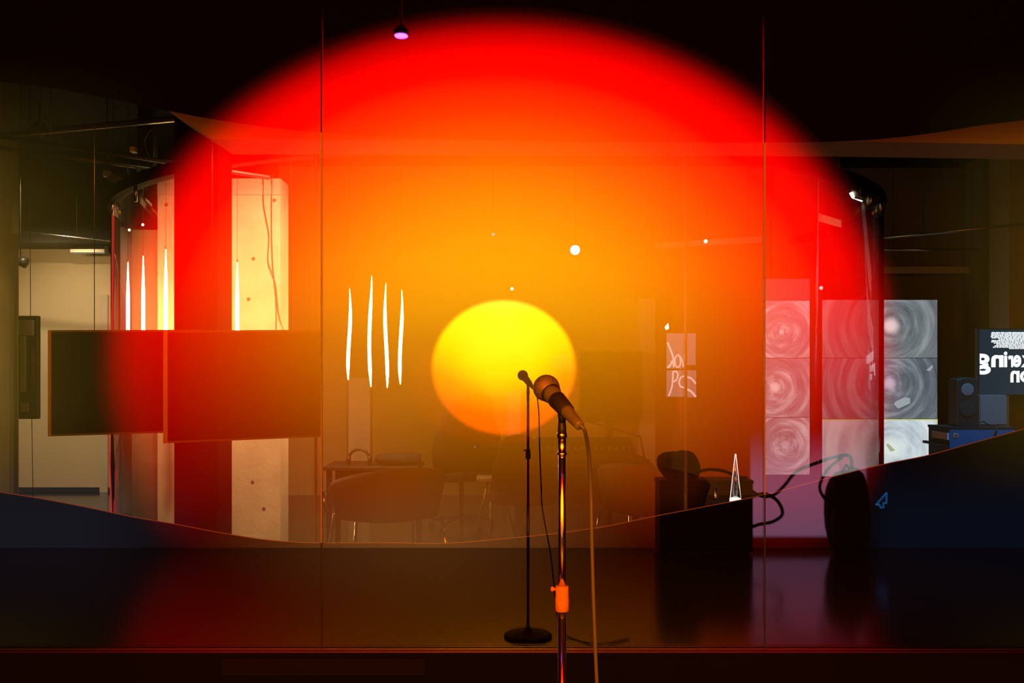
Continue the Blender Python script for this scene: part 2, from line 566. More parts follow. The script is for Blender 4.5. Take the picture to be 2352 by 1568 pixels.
# ------------------------------------------------------------------ glass front with kerb, panes and wave-edged film
kz = Z(1491, GLASS_Y)
kerb = struct(MB().box(-6.6, 6.6, GLASS_Y - 0.02, GLASS_Y + 0.14, 0, kz - 0.025).build('wall_kerb', 'kerb'))
MB().box(X(505, 3.5), X(975, 3.5), GLASS_Y - 0.028, GLASS_Y - 0.02, Z(1545, GLASS_Y), Z(1507, GLASS_Y)).build('cover_plate', 'plate', kerb)
ch = struct(MB().box(-6.6, 6.6, GLASS_Y - 0.016, GLASS_Y + 0.034, kz - 0.025, kz - 0.002).build('trim_channel', 'kerb'))
for zz_ in (Z(1488, GLASS_Y), Z(1493.5, GLASS_Y)):
    MB().box(-4.2, 4.2, GLASS_Y - 0.021, GLASS_Y - 0.016, zz_ - 0.0022, zz_ + 0.0022).build('rail', 'channel_glint', ch)

LOW = [(-1400, 990), (-700, 1050), (-60, 1122), (0, 1130), (100, 1146), (200, 1165), (300, 1186), (400, 1203), (500, 1222), (600, 1238), (680, 1245),
       (738, 1246.5), (900, 1246.5), (1000, 1248), (1080, 1244), (1200, 1233), (1300, 1222), (1400, 1207), (1500, 1186), (1600, 1167), (1757, 1136),
       (1900, 1098), (2030, 1066), (2133, 1045), (2250, 1013), (2352, 985), (2500, 940), (2776, 850), (3200, 760), (3795, 690)]
HIGH = [(-1400, 60), (-700, 110), (-60, 177), (0, 186), (150, 207), (390, 255), (500, 275), (600, 290), (738, 304), (900, 314), (1100, 321), (1300, 325),
        (1757, 327), (1950, 323), (2050, 316), (2150, 304), (2250, 288), (2352, 275), (2500, 250), (2776, 215), (3200, 180), (3795, 150)]


def cut(path, a, b):
    def at(x):
        for (x0, y0), (x1, y1) in zip(path, path[1:]):
            if x0 <= x <= x1:
                return y0 + (y1 - y0) * (x - x0) / (x1 - x0)
    return [(a, at(a))] + [p for p in path if a + 1 < p[0] < b - 1] + [(b, at(b))]


def curve_pts(path):
    pts = spline([Vector((p[0], 0, p[1])) for p in path], 6)
    return [(p.x, p.z) for p in pts]


LOWS, HIGHS = curve_pts(LOW), curve_pts(HIGH)
FY = GLASS_Y + 0.016
for i, (a, b) in enumerate(((-1300, -281), (-281, 738), (738, 1757), (1757, 2776), (2776, 3795))):
    xa, xb = X(a, GLASS_Y) + 0.0025, X(b, GLASS_Y) - 0.0025
    w = sempty('window_%d' % (i + 1), ((xa + xb) / 2, GLASS_Y, kz))
    MB().box(xa, xb, GLASS_Y, GLASS_Y + 0.012, kz - 0.002, CEIL).build('glass_pane', 'front_glass', w)
    # film applied on the back of the pane: the wave follows the glass plane
    fd = FY
    pts = [(X(p[0], fd), Z(p[1], fd)) for p in cut(LOWS, a, b)]
    pts[0] = (xa, pts[0][1]); pts[-1] = (xb, pts[-1][1])
    MB().prism([(xa, kz)] + pts + [(xb, kz)], FY, FY + 0.004).build('lower_film', 'film', w)
    MB().tube([(p[0], FY + 0.001, p[1]) for p in pts], 0.0016, 6).build('film_edge_glint', 'film_edge_glint', w, smooth=True)  # pale strip standing in for the highlight along the film's edge
    pts = [(X(p[0], fd), Z(p[1], fd)) for p in cut(HIGHS, a, b)]
    pts[0] = (xa, pts[0][1]); pts[-1] = (xb, pts[-1][1])
    MB().prism([(xa, CEIL)] + pts + [(xb, CEIL)], FY, FY + 0.004).build('upper_film', 'film', w)
    # clear joint strip at the pane's right edge: pale above the film, dark over it
    zl = Z(cut(LOWS, b - 1, b)[-1][1], GLASS_Y)
    zh = Z(cut(HIGHS, b - 1, b)[-1][1], GLASS_Y)
    MB().box(xb, xb + 0.005, GLASS_Y + 0.001, GLASS_Y + 0.010, zl, zh).build('joint_seal', 'seal', w)
    MB().box(xb, xb + 0.005, GLASS_Y + 0.001, GLASS_Y + 0.010, kz, zl).build('joint_seal', 'black_rubber', w)

# ------------------------------------------------------------------ the viewer's side: LED wall seen in the glass
led = thing('led_wall', 'huge dark video wall showing a glowing red orange sunset disc, mirrored across the glass', 'video wall', (0, LED_Y, 0))
MB().box(-4.6, 4.6, LED_Y - 0.16, LED_Y - 0.005, 0, 4.3).build('cabinet', 'black_plastic', led)
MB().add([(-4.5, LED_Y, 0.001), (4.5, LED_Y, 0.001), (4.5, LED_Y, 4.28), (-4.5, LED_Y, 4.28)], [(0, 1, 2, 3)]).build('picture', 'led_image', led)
bar = MB()
ar = [(2038, 1131), (2013, 1160), (2021, 1158), (2024, 1167), (2031, 1165), (2030, 1154), (2037, 1156), (2038, 1131)]
arm = [MIR(px, py, VIRT - 0.006) for px, py in ar]
for p, q in zip(arm, arm[1:]):
    bar.tube([p, q], 0.0038, 6)
bar.build('pointer_icon', 'pointer', led)['label'] = 'blue outlined arrow pointer'

vd = VIRT - 0.17
ec = thing('equipment_case', 'low black equipment case on the floor, mirrored at the right of the glass', 'case', (MIR(1615, 1259, vd).x, 2 * GLASS_Y - vd, 0))
x0, x1 = X(1510, vd), X(1722, vd)
yv = 2 * GLASS_Y - vd
MB().box(x0, x1, yv - 0.12, yv + 0.12, 0.02, Z(1108, vd)).build('body', 'case_black', ec, bevel=0.01)
MB().box(x0 - 0.004, x1 + 0.004, yv - 0.124, yv + 0.124, Z(1108, vd), Z(1099, vd)).build('lid', 'case_black', ec, bevel=0.006)
for sx in (x0 + 0.05, x1 - 0.05):
    MB().box(sx - 0.03, sx + 0.03, yv - 0.1, yv + 0.1, 0, 0.02).build('foot', 'black_rubber', ec)


def lump(name, m, parent, c, rx, ry, rz, seed, flat=0.0):
    rnd = random.Random(seed)
    ph = [rnd.uniform(0, 6.28) for _ in range(6)]
    nu, nv = 22, 12
    vs, fs = [], []
    for j in range(nv + 1):
        v = -math.pi / 2 + math.pi * j / nv
        for i in range(nu):
            u = 2 * math.pi * i / nu
            k = 1 + 0.10 * math.sin(2 * u + ph[0]) + 0.06 * math.sin(3 * v + ph[1] + u) + 0.04 * math.sin(5 * u + ph[2] + 2 * v)
            z = math.sin(v)
            z = math.copysign(abs(z) ** 0.8, z)
            cu, su = math.cos(u), math.sin(u)
            cu = math.copysign(abs(cu) ** 0.75, cu)
            su = math.copysign(abs(su) ** 0.75, su)
            cv = math.cos(v) ** 0.6
            vs.append((c[0] + rx * k * cv * cu, c[1] + ry * k * cv * su, max(c[2] + rz * k * z, c[2] - rz)))
    for j in range(nv):
        for i in range(nu):
            fs.append((j * nu + i, j * nu + (i + 1) % nu, (j + 1) * nu + (i + 1) % nu, (j + 1) * nu + i))
    return MB().add(vs, fs).build(name, m, parent, smooth=True)


top = Z(1099, vd)
bg = thing('cable_bag', 'slumped black bag lying on the low equipment case', 'bag', (X(1560, vd), yv, top))
lump('bag_body', 'bag', bg, (X(1560, vd), yv, top + 0.10), 0.145, 0.10, 0.10, 3)
MB().tube(spline([(X(1598, vd), yv + 0.05, top + 0.05), (X(1625, vd), yv + 0.06, top + 0.075), (X(1660, vd), yv + 0.06, top + 0.062),
                  (X(1690, vd), yv + 0.06, top + 0.02), (X(1712, vd), yv + 0.06, top + 0.012)]), 0.012, 8).build('strap', 'bag', bg, smooth=True)
bp = thing('backpack', 'black backpack on the floor beside the loose cables', 'bag', (X(1950, vd), yv, 0))
lump('body', 'bag', bp, (X(1948, vd), yv, 0.30), 0.17, 0.10, 0.30, 11)
lump('front_pocket', 'bag', bp, (X(1940, vd), yv + 0.09, 0.2), 0.12, 0.05, 0.16, 12)
MB().tube(spline([(X(1935, vd), yv, 0.56), (X(1945, vd), yv, 0.66), (X(1960, vd), yv, 0.56)]), 0.01, 8).build('handle', 'bag', bp, smooth=True)
cv = vd - 0.13


def mir_path(pts):
    return spline([MIR(px, py, cv) for px, py in pts], 10)


c1 = MB().tube(mir_path([(1700, 1096), (1735, 1133), (1772, 1139), (1800, 1118), (1830, 1084), (1880, 1062), (1935, 1046), (1955, 1052), (1958, 1090)]), 0.013, 10).build('audio_cable', 'cable_black', None, True)
tag(c1, 'thick black cable swinging up from the equipment case to the backpack', 'cable', 'loose cables by the video wall')
c2 = MB().tube(mir_path([(1715, 1108), (1722, 1140), (1756, 1134), (1786, 1150), (1798, 1180), (1776, 1198), (1740, 1206), (1700, 1225), (1690, 1262)]), 0.013, 10).build('audio_cable', 'cable_black', None, True)
tag(c2, 'black cable hanging in a round loop beside the equipment case', 'cable', 'loose cables by the video wall')
c3 = MB().tube(mir_path([(1935, 1050), (1905, 1075), (1890, 1098), (1884, 1122), (1896, 1146), (1916, 1165), (1940, 1185), (1950, 1262)]), 0.012, 10).build('audio_cable', 'cable_black', None, True)
tag(c3, 'black cable bowed outward down the side of the backpack', 'cable', 'loose cables by the video wall')

# small purple lamp on a drop rod above the viewpoint
pv = 7.0
pc = MIR(921, 76, pv)
pl = thing('pendant_spot', 'small purple glowing spotlight hung high up, mirrored in the dark upper glass', 'lamp', (pc.x, pc.y, 4.5))
MB().lathe(pc, (0, 0, 1), [(-0.012, 0.035), (0.0, 0.055), (0.02, 0.055), (0.05, 0.03), (0.06, 0.01)], 20).build('housing', 'black_plastic', pl, True)
MB().lathe(pc - Vector((0, 0, 0.016)), (0, 0, 1), [(-0.012, 0.022), (-0.004, 0.044), (0.0, 0.048), (0.004, 0.044)], 20).build('lens', 'purple_led', pl, True)
rod('rod', 'black_plastic', pl, pc + Vector((0, 0, 0.06)), (pc.x, pc.y, 4.5), 0.008)

# ================================================================== microphone on its stand, in front of the glass
D = 1.94
mx = X(1291, D)
ms = thing('microphone_stand', 'chrome microphone stand with an orange lit tape collar, standing in front of the glass', 'stand', (mx, D, 0))
MB().lathe((mx, D, 0), (0, 0, 1), [(0, 0.125), (0.012, 0.125), (0.022, 0.11), (0.03, 0.03), (0.05, 0.018)], 32).build('base', 'kerb', ms, True)
zc0, zc1 = Z(1403, D), Z(1345, D)
rod('lower_tube', 'chrome', ms, (mx, D, 0.04), (mx, D, zc0 + 0.005), 0.0082, 24)
rod('upper_tube', 'chrome', ms, (mx, D, zc0), (mx, D, Z(1012, D)), 0.0072, 24)
MB().lathe((mx, D, zc0), (0, 0, 1), [(0, 0.012), (0.001, 0.0133), (0.026, 0.0133), (0.0262, 0.0128), (zc1 - zc0 - 0.001, 0.0126), (zc1 - zc0, 0.0115)], 28).build('tape_collar', 'tape', ms, True)['label'] = 'pale tape collar'
MB().lathe((mx - 0.0125, D - 0.004, zc1 - 0.006), (-1, 0, 0.1), [(0, 0.003), (0.004, 0.003), (0.005, 0.005), (0.009, 0.005), (0.010, 0.003)], 14).build('clamp_screw', 'tape', ms, True)
MB().lathe((mx, D, Z(1044, D)), (0, 0, 1), [(0, 0.0085), (0.001, 0.0098), (0.004, 0.0098), (0.005, 0.0078), (0.034, 0.0078), (0.035, 0.0098), (0.042, 0.0098), (0.043, 0.008)], 24).build('clutch', 'chrome', ms, True)
MB().lathe((mx, D, Z(1006, D)), (0, 0, 1), [(0, 0.0085), (0.02, 0.0082), (0.036, 0.0068), (0.038, 0.0055)], 20).build('swivel_neck', 'black_plastic', ms, True)

# microphone: axis from the tail (lower right, towards the glass side) to the grille (upper left)
hd = P(1256, 892, D + 0.055)
tail = P(1326, 971, D - 0.065)
ax = (hd - tail).normalized()
L = (hd - tail).length
mc = thing('microphone', 'dark handheld vocal microphone with a round mesh head held in the stand clip', 'microphone', tail)
MB().lathe(tail, ax, [(-0.012, 0.008), (-0.010, 0.0095), (0.0, 0.0100), (0.02, 0.0112), (L - 0.055, 0.0158), (L - 0.030, 0.0180), (L - 0.022, 0.0188)], 28).build('body', 'mic_body', mc, True)
prof = [(L - 0.0225, 0.0180), (L - 0.018, 0.0205)]
for i in range(15):
    a = -0.13 * math.pi + i / 14 * 0.63 * math.pi
    prof.append((L + 0.002 + 0.0268 * math.sin(a) * 1.0, 0.0272 * math.cos(a)))
MB().lathe(tail, ax, prof, 32).build('grille', 'grille', mc, True)
MB().lathe(tail, ax, [(L - 0.026, 0.0186), (L - 0.025, 0.0202), (L - 0.021, 0.0208), (L - 0.020, 0.0196)], 32).build('collar_ring', 'dark_metal', mc, True)
mid = tail + ax * 0.045
cl = thing('microphone_clip', 'black plastic microphone clip on top of the chrome stand', 'clip', P(1291, 968, D))
MB().lathe(tail + ax * 0.045, ax, [(0, 0.0135), (0.002, 0.0152), (0.05, 0.0180), (0.052, 0.0168)], 24).build('sleeve', 'black_rubber', cl, True)
MB().tube([P(1291, 972, D), tail + ax * 0.070 + Vector((0, 0, -0.012))], [0.0065, 0.009], 14).build('hinge', 'black_plastic', cl, True)
cable = MB().tube(spline([tail - ax * 0.010, P(1336, 979, D - 0.075), P(1344, 992, D - 0.07), P(1352, 1040, D - 0.03), P(1357, 1120, D), P(1359, 1220, D), P(1362, 1340, D), P(1366, 1450, D), P(1371, 1568, D),
                          P(1380, 1720, D), (X(1430, D), D, 0.42), (X(1480, D), D, 0.06), (X(1540, D), D + 0.02, 0.006), (X(1700, D), D + 0.15, 0.006), (X(1900, D), D + 0.05, 0.006)], 8),
                  0.0037, 10).build('microphone_cable', 'cable_grey', None, True)
tag(cable, 'slim cable dropping from the microphone beside the chrome stand', 'cable')

# ================================================================== curved glass booth
BX, BY, BR = X(1145, 8.4), 8.4, 3.03
bz0, bz1 = Z(470, 7.3) - 0.02, Z(452, 7.3)
booth = thing('glass_booth', 'round curved glass booth with a dark top rim filling the room behind the glass', 'booth', (BX, BY, 0))


def booth_angle(px):
    """angle on the near side of the booth where the line of sight through px meets it"""
    m = (px - CX) / F
    A, B, C = 1 + m * m, -2 * (m * BX + BY), BX * BX + BY * BY - BR * BR
    t = (-B - math.sqrt(max(B * B - 4 * A * C, 0))) / (2 * A)
    return math.atan2(m * t - BX, BY - t)


A_END = math.radians(112)
MB().arc(BX, BY, BR + 0.03, BR - 0.05, -A_END, A_END, bz0, bz1, 90).build('top_rim', 'rim', booth)
MB().arc(BX, BY, BR + 0.035, BR + 0.03, -A_END, A_END, bz1 - 0.03, bz1 - 0.012, 90).build('rim_bead', 'column_paint', booth)
MB().arc(BX, BY, BR + 0.03, BR - 0.05, -A_END, A_END, 0, 0.08, 90).build('base_rim', 'rim', booth)
cuts = [-A_END, math.radians(-69), booth_angle(724), booth_angle(1576), booth_angle(1875), math.radians(69), A_END]
for a, b in zip(cuts, cuts[1:]):
    MB().arc(BX, BY, BR, BR - 0.010, a + 0.0015, b - 0.0015, 0.08, bz0, 30).build('glass_pane', 'booth_glass_dimmed' if b == cuts[-2] else 'booth_glass', booth, True)
for a in cuts[2:4]:
    MB().arc(BX, BY, BR + 0.004, BR - 0.014, a - 0.0014, a + 0.0014, 0.08, bz0, 1).build('joint_strip', 'seal', booth)
for a, w in ((math.radians(-71.5), 0.02), (math.radians(-67.0), 0.016), (math.radians(69), 0.018), (math.radians(65), 0.010)):
    p = (BX + math.sin(a) * (BR - 0.005), BY - math.cos(a) * (BR - 0.005))
    MB().tube([(p[0], p[1], 0.08), (p[0], p[1], bz0)], w, 10).build('post', 'rim', booth, True)
for px_, w in ((266, 0.012), (274, 0.008)):
    MB().tube([(X(px_, 7.18), 7.18, 0), (X(px_, 7.18), 7.18, bz0)], w, 10).build('post', 'rim', booth, True)
for a in (math.radians(-63), math.radians(-50), math.radians(63), math.radians(56)):
    p = (BX + math.sin(a) * (BR + 0.012), BY - math.cos(a) * (BR + 0.012))
    MB().tube([(p[0], p[1], bz0 - 0.10), (p[0], p[1], bz0 + 0.02)], 0.012, 8).build('hanger_clip', 'steel', booth, True)
ls = MB().tube([P(256, 1180, 7.15), P(250, 1000, 7.15), P(258, 700, 7.15), P(259, 470, 7.15)], 0.006, 8).build('light_strip', 'red_strip', booth, True)
ls['label'] = 'thin red light strip'
# bright lamp clamped at the right of the rim
cl_ = thing('rim_lamp', 'small white lamp shining at the right end of the booth rim', 'lamp', P(1972, 452, 7.03))
MB().slab([P(1956, 441, 7.00), P(1984, 450, 7.06), P(1984, 460, 7.06), P(1962, 452, 7.00)], 0.02).build('lit_face', 'spot_lens', cl_)
MB().slab([P(1953, 437, 7.02), P(1988, 446, 7.08), P(1988, 463, 7.08), P(1958, 455, 7.02)], -0.06).build('housing', 'black_plastic', cl_)
gp = MB().slab([P(1881, 490, 7.6), P(1930, 505, 7.5), P(1930, 522, 7.5), P(1881, 508, 7.6)], 0.03).build('ceiling_panel', 'plaster')
tag(gp, 'small pale sign board hanging inside the booth at upper right', 'board')
for px in (1886, 1926):
    rod('wire', 'dark_metal', gp, P(px, 500, 7.56), (X(px, 7.56), 7.56, CEIL), 0.002, 5)

# ------------------------------------------------------------------ dark column with a loose wire, pale concrete pillar
d0, d1 = 5.45, 5.73
colm = struct(MB().box(X(400, d0), X(500, d0), d0, d1, 0, CEIL).build('pillar_dark', 'column_paint'))
MB().tube(spline([P(470, 320, d0 - 0.004), P(466, 480, d0 - 0.004), P(460, 560, d0 - 0.004), P(466, 620, d0 - 0.004), P(472, 690, d0 - 0.004), P(468, 750, d0 - 0.004), P(455, 800, d0 - 0.004)], 8),
          0.0025, 6).build('wire', 'cable_black', colm, True)
d = 7.65
pil = struct(MB().box(X(362, d), X(644, d), d, d + 0.28, 0, 2.85).build('pillar_concrete', 'concrete'))
for px, py in ((582, 594), (571, 687), (630, 460), (541, 437), (580, 1107), (606, 1168), (382, 470)):
    MB().lathe(P(px, py, d) - Vector((0, 0.002, 0)), (0, 1, 0), [(0, 0.013), (0.004, 0.015)], 14).build('tie_hole', 'tie_hole', pil)
MB().box(X(362, d), X(644, d), d - 0.006, d, Z(447, d), Z(425, d)).build('board_mark', 'plaster', pil)
for pts in ([(605, 400), (606, 470), (618, 540), (616, 600), (632, 650), (640, 720), (652, 760)], [(625, 400), (624, 500), (626, 600), (634, 690), (634, 770)]):
    MB().tube(spline([P(px, py, d - 0.008) for px, py in pts], 6), 0.003, 6).build('wire', 'cable_grey', pil, True)

# ------------------------------------------------------------------ hanging television screens


def hung_tv(name, label, pa, pb, thick, cables, bez):
    """pa/pb: (px, ytop, ybottom, depth) of the left and right edge"""
    a1, a0 = P(pa[0], pa[1], pa[3]), P(pa[0], pa[2], pa[3])
    b1, b0 = P(pb[0], pb[1], pb[3]), P(pb[0], pb[2], pb[3])
    t = thing(name, label, 'television', (a0 + b0) / 2, 'dark screens hung beside the pillar')
    u = (b0 - a0).normalized()
    nrm = Vector((u.y, -u.x, 0)).normalized()      # towards the viewer
    MB().slab([a0, b0, b1, a1], -thick).build('housing', 'black_plastic', t)
    e = 0.010
    q = [a0 + u * bez + Vector((0, 0, e)), b0 - u * e + Vector((0, 0, e)), b1 - u * e - Vector((0, 0, e)), a1 + u * bez - Vector((0, 0, e))]
    MB().slab([p + nrm * 0.001 for p in q], -0.001).build('screen', 'screen_black', t)
    MB().slab([p + nrm * 0.003 for p in (a0, a0 + u * bez, a1 + u * bez, a1)], -0.003).build('side_bezel', 'bezel', t)
    for f in cables:
        p = a1.lerp(b1, f) - nrm * 0.02
        rod('cable', 'steel', t, p, (p.x, p.y, CEIL), 0.0022, 6)
    return t


hung_tv('hanging_screen', 'wide black screen hung on cables left of the dark pillar, behind its neighbour', (110, 758, 1002, 5.04), (470, 757, 991, 5.25), 0.05, (0.285,), 0.016)
hung_tv('hanging_screen', 'wide black screen hung across the front of the dark pillar', (375, 759, 1018, 4.82), (740, 757, 1003, 5.02), 0.05, (0.3, 0.8), 0.020)
d = 7.9
t = thing('hanging_screen', 'narrow screen seen from its cluttered back at the left edge, hung before the white wall', 'television', P(66, 962, d), 'dark screens hung beside the pillar')
MB().box(X(20, d), X(87, d), d, d + 0.05, Z(962, d), Z(725, d)).build('housing', 'black_plastic', t, bevel=0.006)
MB().box(X(44, d), X(78, d), d - 0.03, d, Z(770, d), Z(735, d)).build('mount_plate', 'bezel', t)
MB().box(X(50, d), X(60, d), d - 0.03, d, Z(900, d), Z(772, d)).build('mount_rail', 'bezel', t)
MB().box(X(74, d), X(77, d), d - 0.02, d, Z(900, d), Z(800, d)).build('mount_rail', 'steel', t)
MB().box(X(50, d), X(66, d), d - 0.02, d, Z(945, d), Z(925, d)).build('input_box', 'bezel', t)
rod('cable', 'dark_metal', t, P(70, 725, d), (X(68, d), d, CEIL), 0.003, 6)
rod('floor_cable', 'dark_metal', t, P(73, 962, d), (X(77, d), d, 0.10), 0.003, 6)
MB().lathe((X(77, d), d, 0.0), (0, 0, 1), [(0, 0.10), (0.02, 0.10), (0.03, 0.03), (0.06, 0.02), (0.13, 0.008)], 18).build('floor_weight', 'dark_metal', t, True)

# spotlight at the far left, wall washer
d = 9.0
t = thing('track_spotlight', 'small dark spotlight hanging before the white wall', 'lamp', P(50, 590, d))
MB().tube([P(44, 598, d), P(60, 604, d)], [0.042, 0.050], 14).build('head', 'black_plastic', t, True)
rod('drop_rod', 'dark_metal', t, P(47, 598, d), (X(47, d), d, CEIL), 0.006)
d = 10.9
wl = thing('wall_washer', 'slim grey linear lamp under the dark soffit lighting the white wall', 'lamp', P(205, 576, d))
MB().box(X(166, d), X(245, d), d - 0.05, d + 0.05, Z(580, d), Z(573, d)).build('housing', 'steel', wl)
MB().box(X(166, d), X(245, d), d - 0.04, d + 0.04, Z(581.5, d), Z(580.2, d)).build('diffuser', 'wash_diffuser', wl)
MB().box(X(245, d), X(254, d), d - 0.06, d + 0.06, Z(583, d), Z(566, d)).build('driver_box', 'black_plastic', wl)
for px in (172, 240):
    rod('rod', 'dark_metal', wl, P(px, 573, d), (X(px, d), d, CEIL), 0.006)
la = bpy.data.lights.new('wash_light', 'AREA')
la.shape = 'RECTANGLE'
la.size, la.size_y = 0.36, 0.08
la.energy = 4
la.color = (1.0, 0.70, 0.32)
lo = bpy.data.objects.new('wash_light', la)
COL.objects.link(lo)
lo.parent = wl
lo.matrix_parent_inverse = Matrix.Translation(-Vector(wl.location))
lo.location = P(150, 583, d)
lo.location.y = 10.3
lo.rotation_euler = (math.radians(40), 0, 0)
# soffit over the white wall
struct(MB().box(X(-160, 10.6), X(256, 10.6), 10.6, 11.3, Z(572, 11.2) , CEIL).build('trim_soffit', 'wall_dark'))

# pipes and conduits under the ceiling at the upper left and right
for i, (a, b, dd0, dd1, r, m, lab) in enumerate((
        ((-80, 318), (700, 245), 7.2, 6.2, 0.022, 'steel', 'topmost pale pipe under the dark ceiling at upper left'),
        ((-60, 303), (620, 408), 6.6, 6.9, 0.016, 'dark_metal', 'middle dark pipe sloping down towards the booth rim at upper left'),
        ((-60, 330), (365, 390), 6.7, 6.9, 0.014, 'dark_metal', 'lowest dark pipe above the booth rim at upper left'),
        ((-60, 520), (255, 554), 9.6, 9.6, 0.012, 'steel', 'thin pale conduit just above the white wall'))):
    o = MB().tube([P(*a, dd0), P(*b, dd1)], r, 10).build('ceiling_pipe', m, None, True)
    tag(o, lab, 'pipe', 'pipes under the ceiling')
    for f in (0.25, 0.75):
        q = P(*a, dd0).lerp(P(*b, dd1), f)
        rod('hanger', 'dark_metal', o, q, (q.x, q.y, CEIL), 0.003, 5)
o = MB().tube([P(2030, 546, 9.0), P(2500, 500, 8.6)], 0.012, 10).build('ceiling_pipe', 'steel', None, True)
tag(o, 'thin conduit running to the right of the booth under the ceiling', 'pipe', 'pipes under the ceiling')
for f in (0.2, 0.8):
    q = P(2030, 546, 9.0).lerp(P(2500, 500, 8.6), f)
    rod('hanger', 'dark_metal', o, q, (q.x, q.y, CEIL), 0.003, 5)
o = MB().tube([P(2030, 573, 9.6), P(2255, 573, 9.6)], 0.012, 10).build('ceiling_pipe', 'steel', None, True)
tag(o, 'short level rod above the stacked screens at the right', 'pipe', 'pipes under the ceiling')
for f in (0.1, 0.9):
    q = P(2030, 573, 9.6).lerp(P(2255, 573, 9.6), f)
    rod('hanger', 'dark_metal', o, q, (q.x, q.y, CEIL), 0.003, 5)
# bracket speaker and junction boxes above the rim
d = 6.9
t = thing('bracket_projector', 'small boxy projector with looping cables above the booth rim', 'projector', P(345, 385, d))
MB().slab([P(318, 418, d), P(360, 410, d), P(358, 388, d), P(322, 392, d)], -0.12).build('housing', 'bezel', t)
MB().box(X(313, d), X(348, d), d + 0.02, d + 0.12, Z(392, d), CEIL).build('bracket', 'black_plastic', t)
MB().box(X(300, d), X(312, d), d - 0.02, d + 0.05, Z(349, d), Z(338, d)).build('junction_box', 'plaster', t)
for k, pts in enumerate(([(292, 385), (296, 405), (302, 424)], [(315, 385), (317, 405), (314, 420)], [(320, 388), (324, 405), (330, 415)], [(348, 295), (333, 320), (336, 345), (350, 365), (355, 330)])):
    MB().tube(spline([P(px, py, d - 0.03) for px, py in pts], 6), 0.004, 6).build('cable', 'cable_grey', t, True)
t = thing('rail_arm', 'dark arm with a square pale end cap left of the booth rim', 'bracket', P(246, 400, 7.6))
MB().tube([P(246, 402, 7.6), P(282, 419, 7.5)], 0.03, 8).build('arm', 'column_olive', t)
MB().box(X(239, 7.55), X(252, 7.55), 7.52, 7.58, Z(406, 7.55), Z(393, 7.55)).build('end_cap', 'bezel', t)
rod('drop_rod', 'dark_metal', t, P(246, 396, 7.6), (X(246, 7.6), 7.6, CEIL), 0.006)

# ------------------------------------------------------------------ vertical light tubes inside the booth
TUBES = [(294, 602, 870, 7.42, 'leftmost light tube, nearest the booth post'), (329, 588, 872, 7.35, 'second light tube from the booth post at left'),
         (381, 572, 872, 7.1, 'light tube glowing just left of the dark pillar'), (545, 602, 872, 7.2, 'light tube glowing just right of the dark pillar'),
         (802, 664, 872, 8.2, 'short first tube of the four hanging in the booth, nearest the screens'), (851, 634, 888, 8.2, 'tallest, second tube of the four hanging in the booth'),
         (887, 652, 890, 8.2, 'third tube of the four hanging in the booth'), (921, 668, 882, 8.2, 'last tube of the four hanging in the booth, nearest the sun disc')]
for px, y0, y1, dd, lab in TUBES:
    t = thing('tube_light', 'white vertical ' + lab if False else lab, 'lamp', P(px, y1, dd), 'vertical light tubes in the booth')
    a, b = P(px, y1, dd), P(px, y0, dd)
    n = 14
    sway = 0.0 if px < 600 else 0.010
    pts, rs = [], []
    for i in range(n + 1):
        f = i / n
        p = a.lerp(b, f)
        p.x += sway * math.sin(f * 5.0 + px)
        pts.append(p)
        rs.append(0.014 * min(1.0, 0.25 + 5 * f, 0.18 + 2.6 * (1 - f)))
    MB().tube(pts, rs, 10).build('tube', 'tube_light', t, True)
    rod('end_cap', 'steel', t, pts[-1], pts[-1] + Vector((0, 0, 0.02)), 0.006)
    rod('wire', 'dark_metal', t, pts[-1] + Vector((0, 0, 0.02)), (pts[-1].x, pts[-1].y, CEIL), 0.0012, 5)

# bright spotlight aimed at the viewer
d = 7.6
sc_ = P(1321, 574, d)
t = thing('stage_spotlight', 'dazzling white spotlight high in the middle of the booth', 'lamp', (sc_.x, d, CEIL))
MB().lathe(sc_ + Vector((0, 0.16, 0)), (0, -1, 0), [(0, 0.03), (0.02, 0.05), (0.14, 0.06), (0.155, 0.06)], 20).build('housing', 'black_plastic', t, True)
MB().lathe(sc_, (0, -1, 0), [(0, 0.034), (0.006, 0.034), (0.010, 0.02), (0.011, 0.004)], 20).build('lens', 'spot_lens', t, True)
rod('yoke_rod', 'dark_metal', t, sc_ + Vector((0, 0.08, 0.05)), (sc_.x, d + 0.08, CEIL), 0.008)
for px, py, dd, m, r, lab in ((1133, 538, 9.5, 'led_small', 0.010, 'tiny violet indicator light high over the sun disc'),
                              (1176, 663, 9.0, 'star_led', 0.014, 'tiny warm lamp just above the sun disc'),
                              (1886, 661, 8.3, 'lamp_white', 0.016, 'tiny lamp above the tall screen tower in the booth'),
                              (860, 1066, 7.4, 'led_small', 0.007, 'tiny blue power light on the left desk'),
                              (1621, 554, 8.5, 'star_led', 0.016, 'tiny yellow lamp on the pale shelf rail'),
                              (328, 516, 7.2, 'star_led', 0.010, 'upper tiny white lamp left of the dark pillar'),
                              (297, 528, 7.35, 'star_led', 0.010, 'lower tiny white lamp nearest the booth post')):
    if py > 1000:
        continue
    t = thing('pin_lamp', lab, 'lamp', P(px, py, dd), 'pin lamps on wires')
    c = P(px, py, dd)
    MB().lathe(c, (0, -1, 0), [(-0.01, r * 0.6), (0, r), (0.008, r * 0.7), (0.011, r * 0.2)], 12).build('bulb', m, t, True)
    rod('wire', 'dark_metal', t, c + Vector((0, 0.008, 0)), (c.x, c.y + 0.008, CEIL), 0.0015, 5)
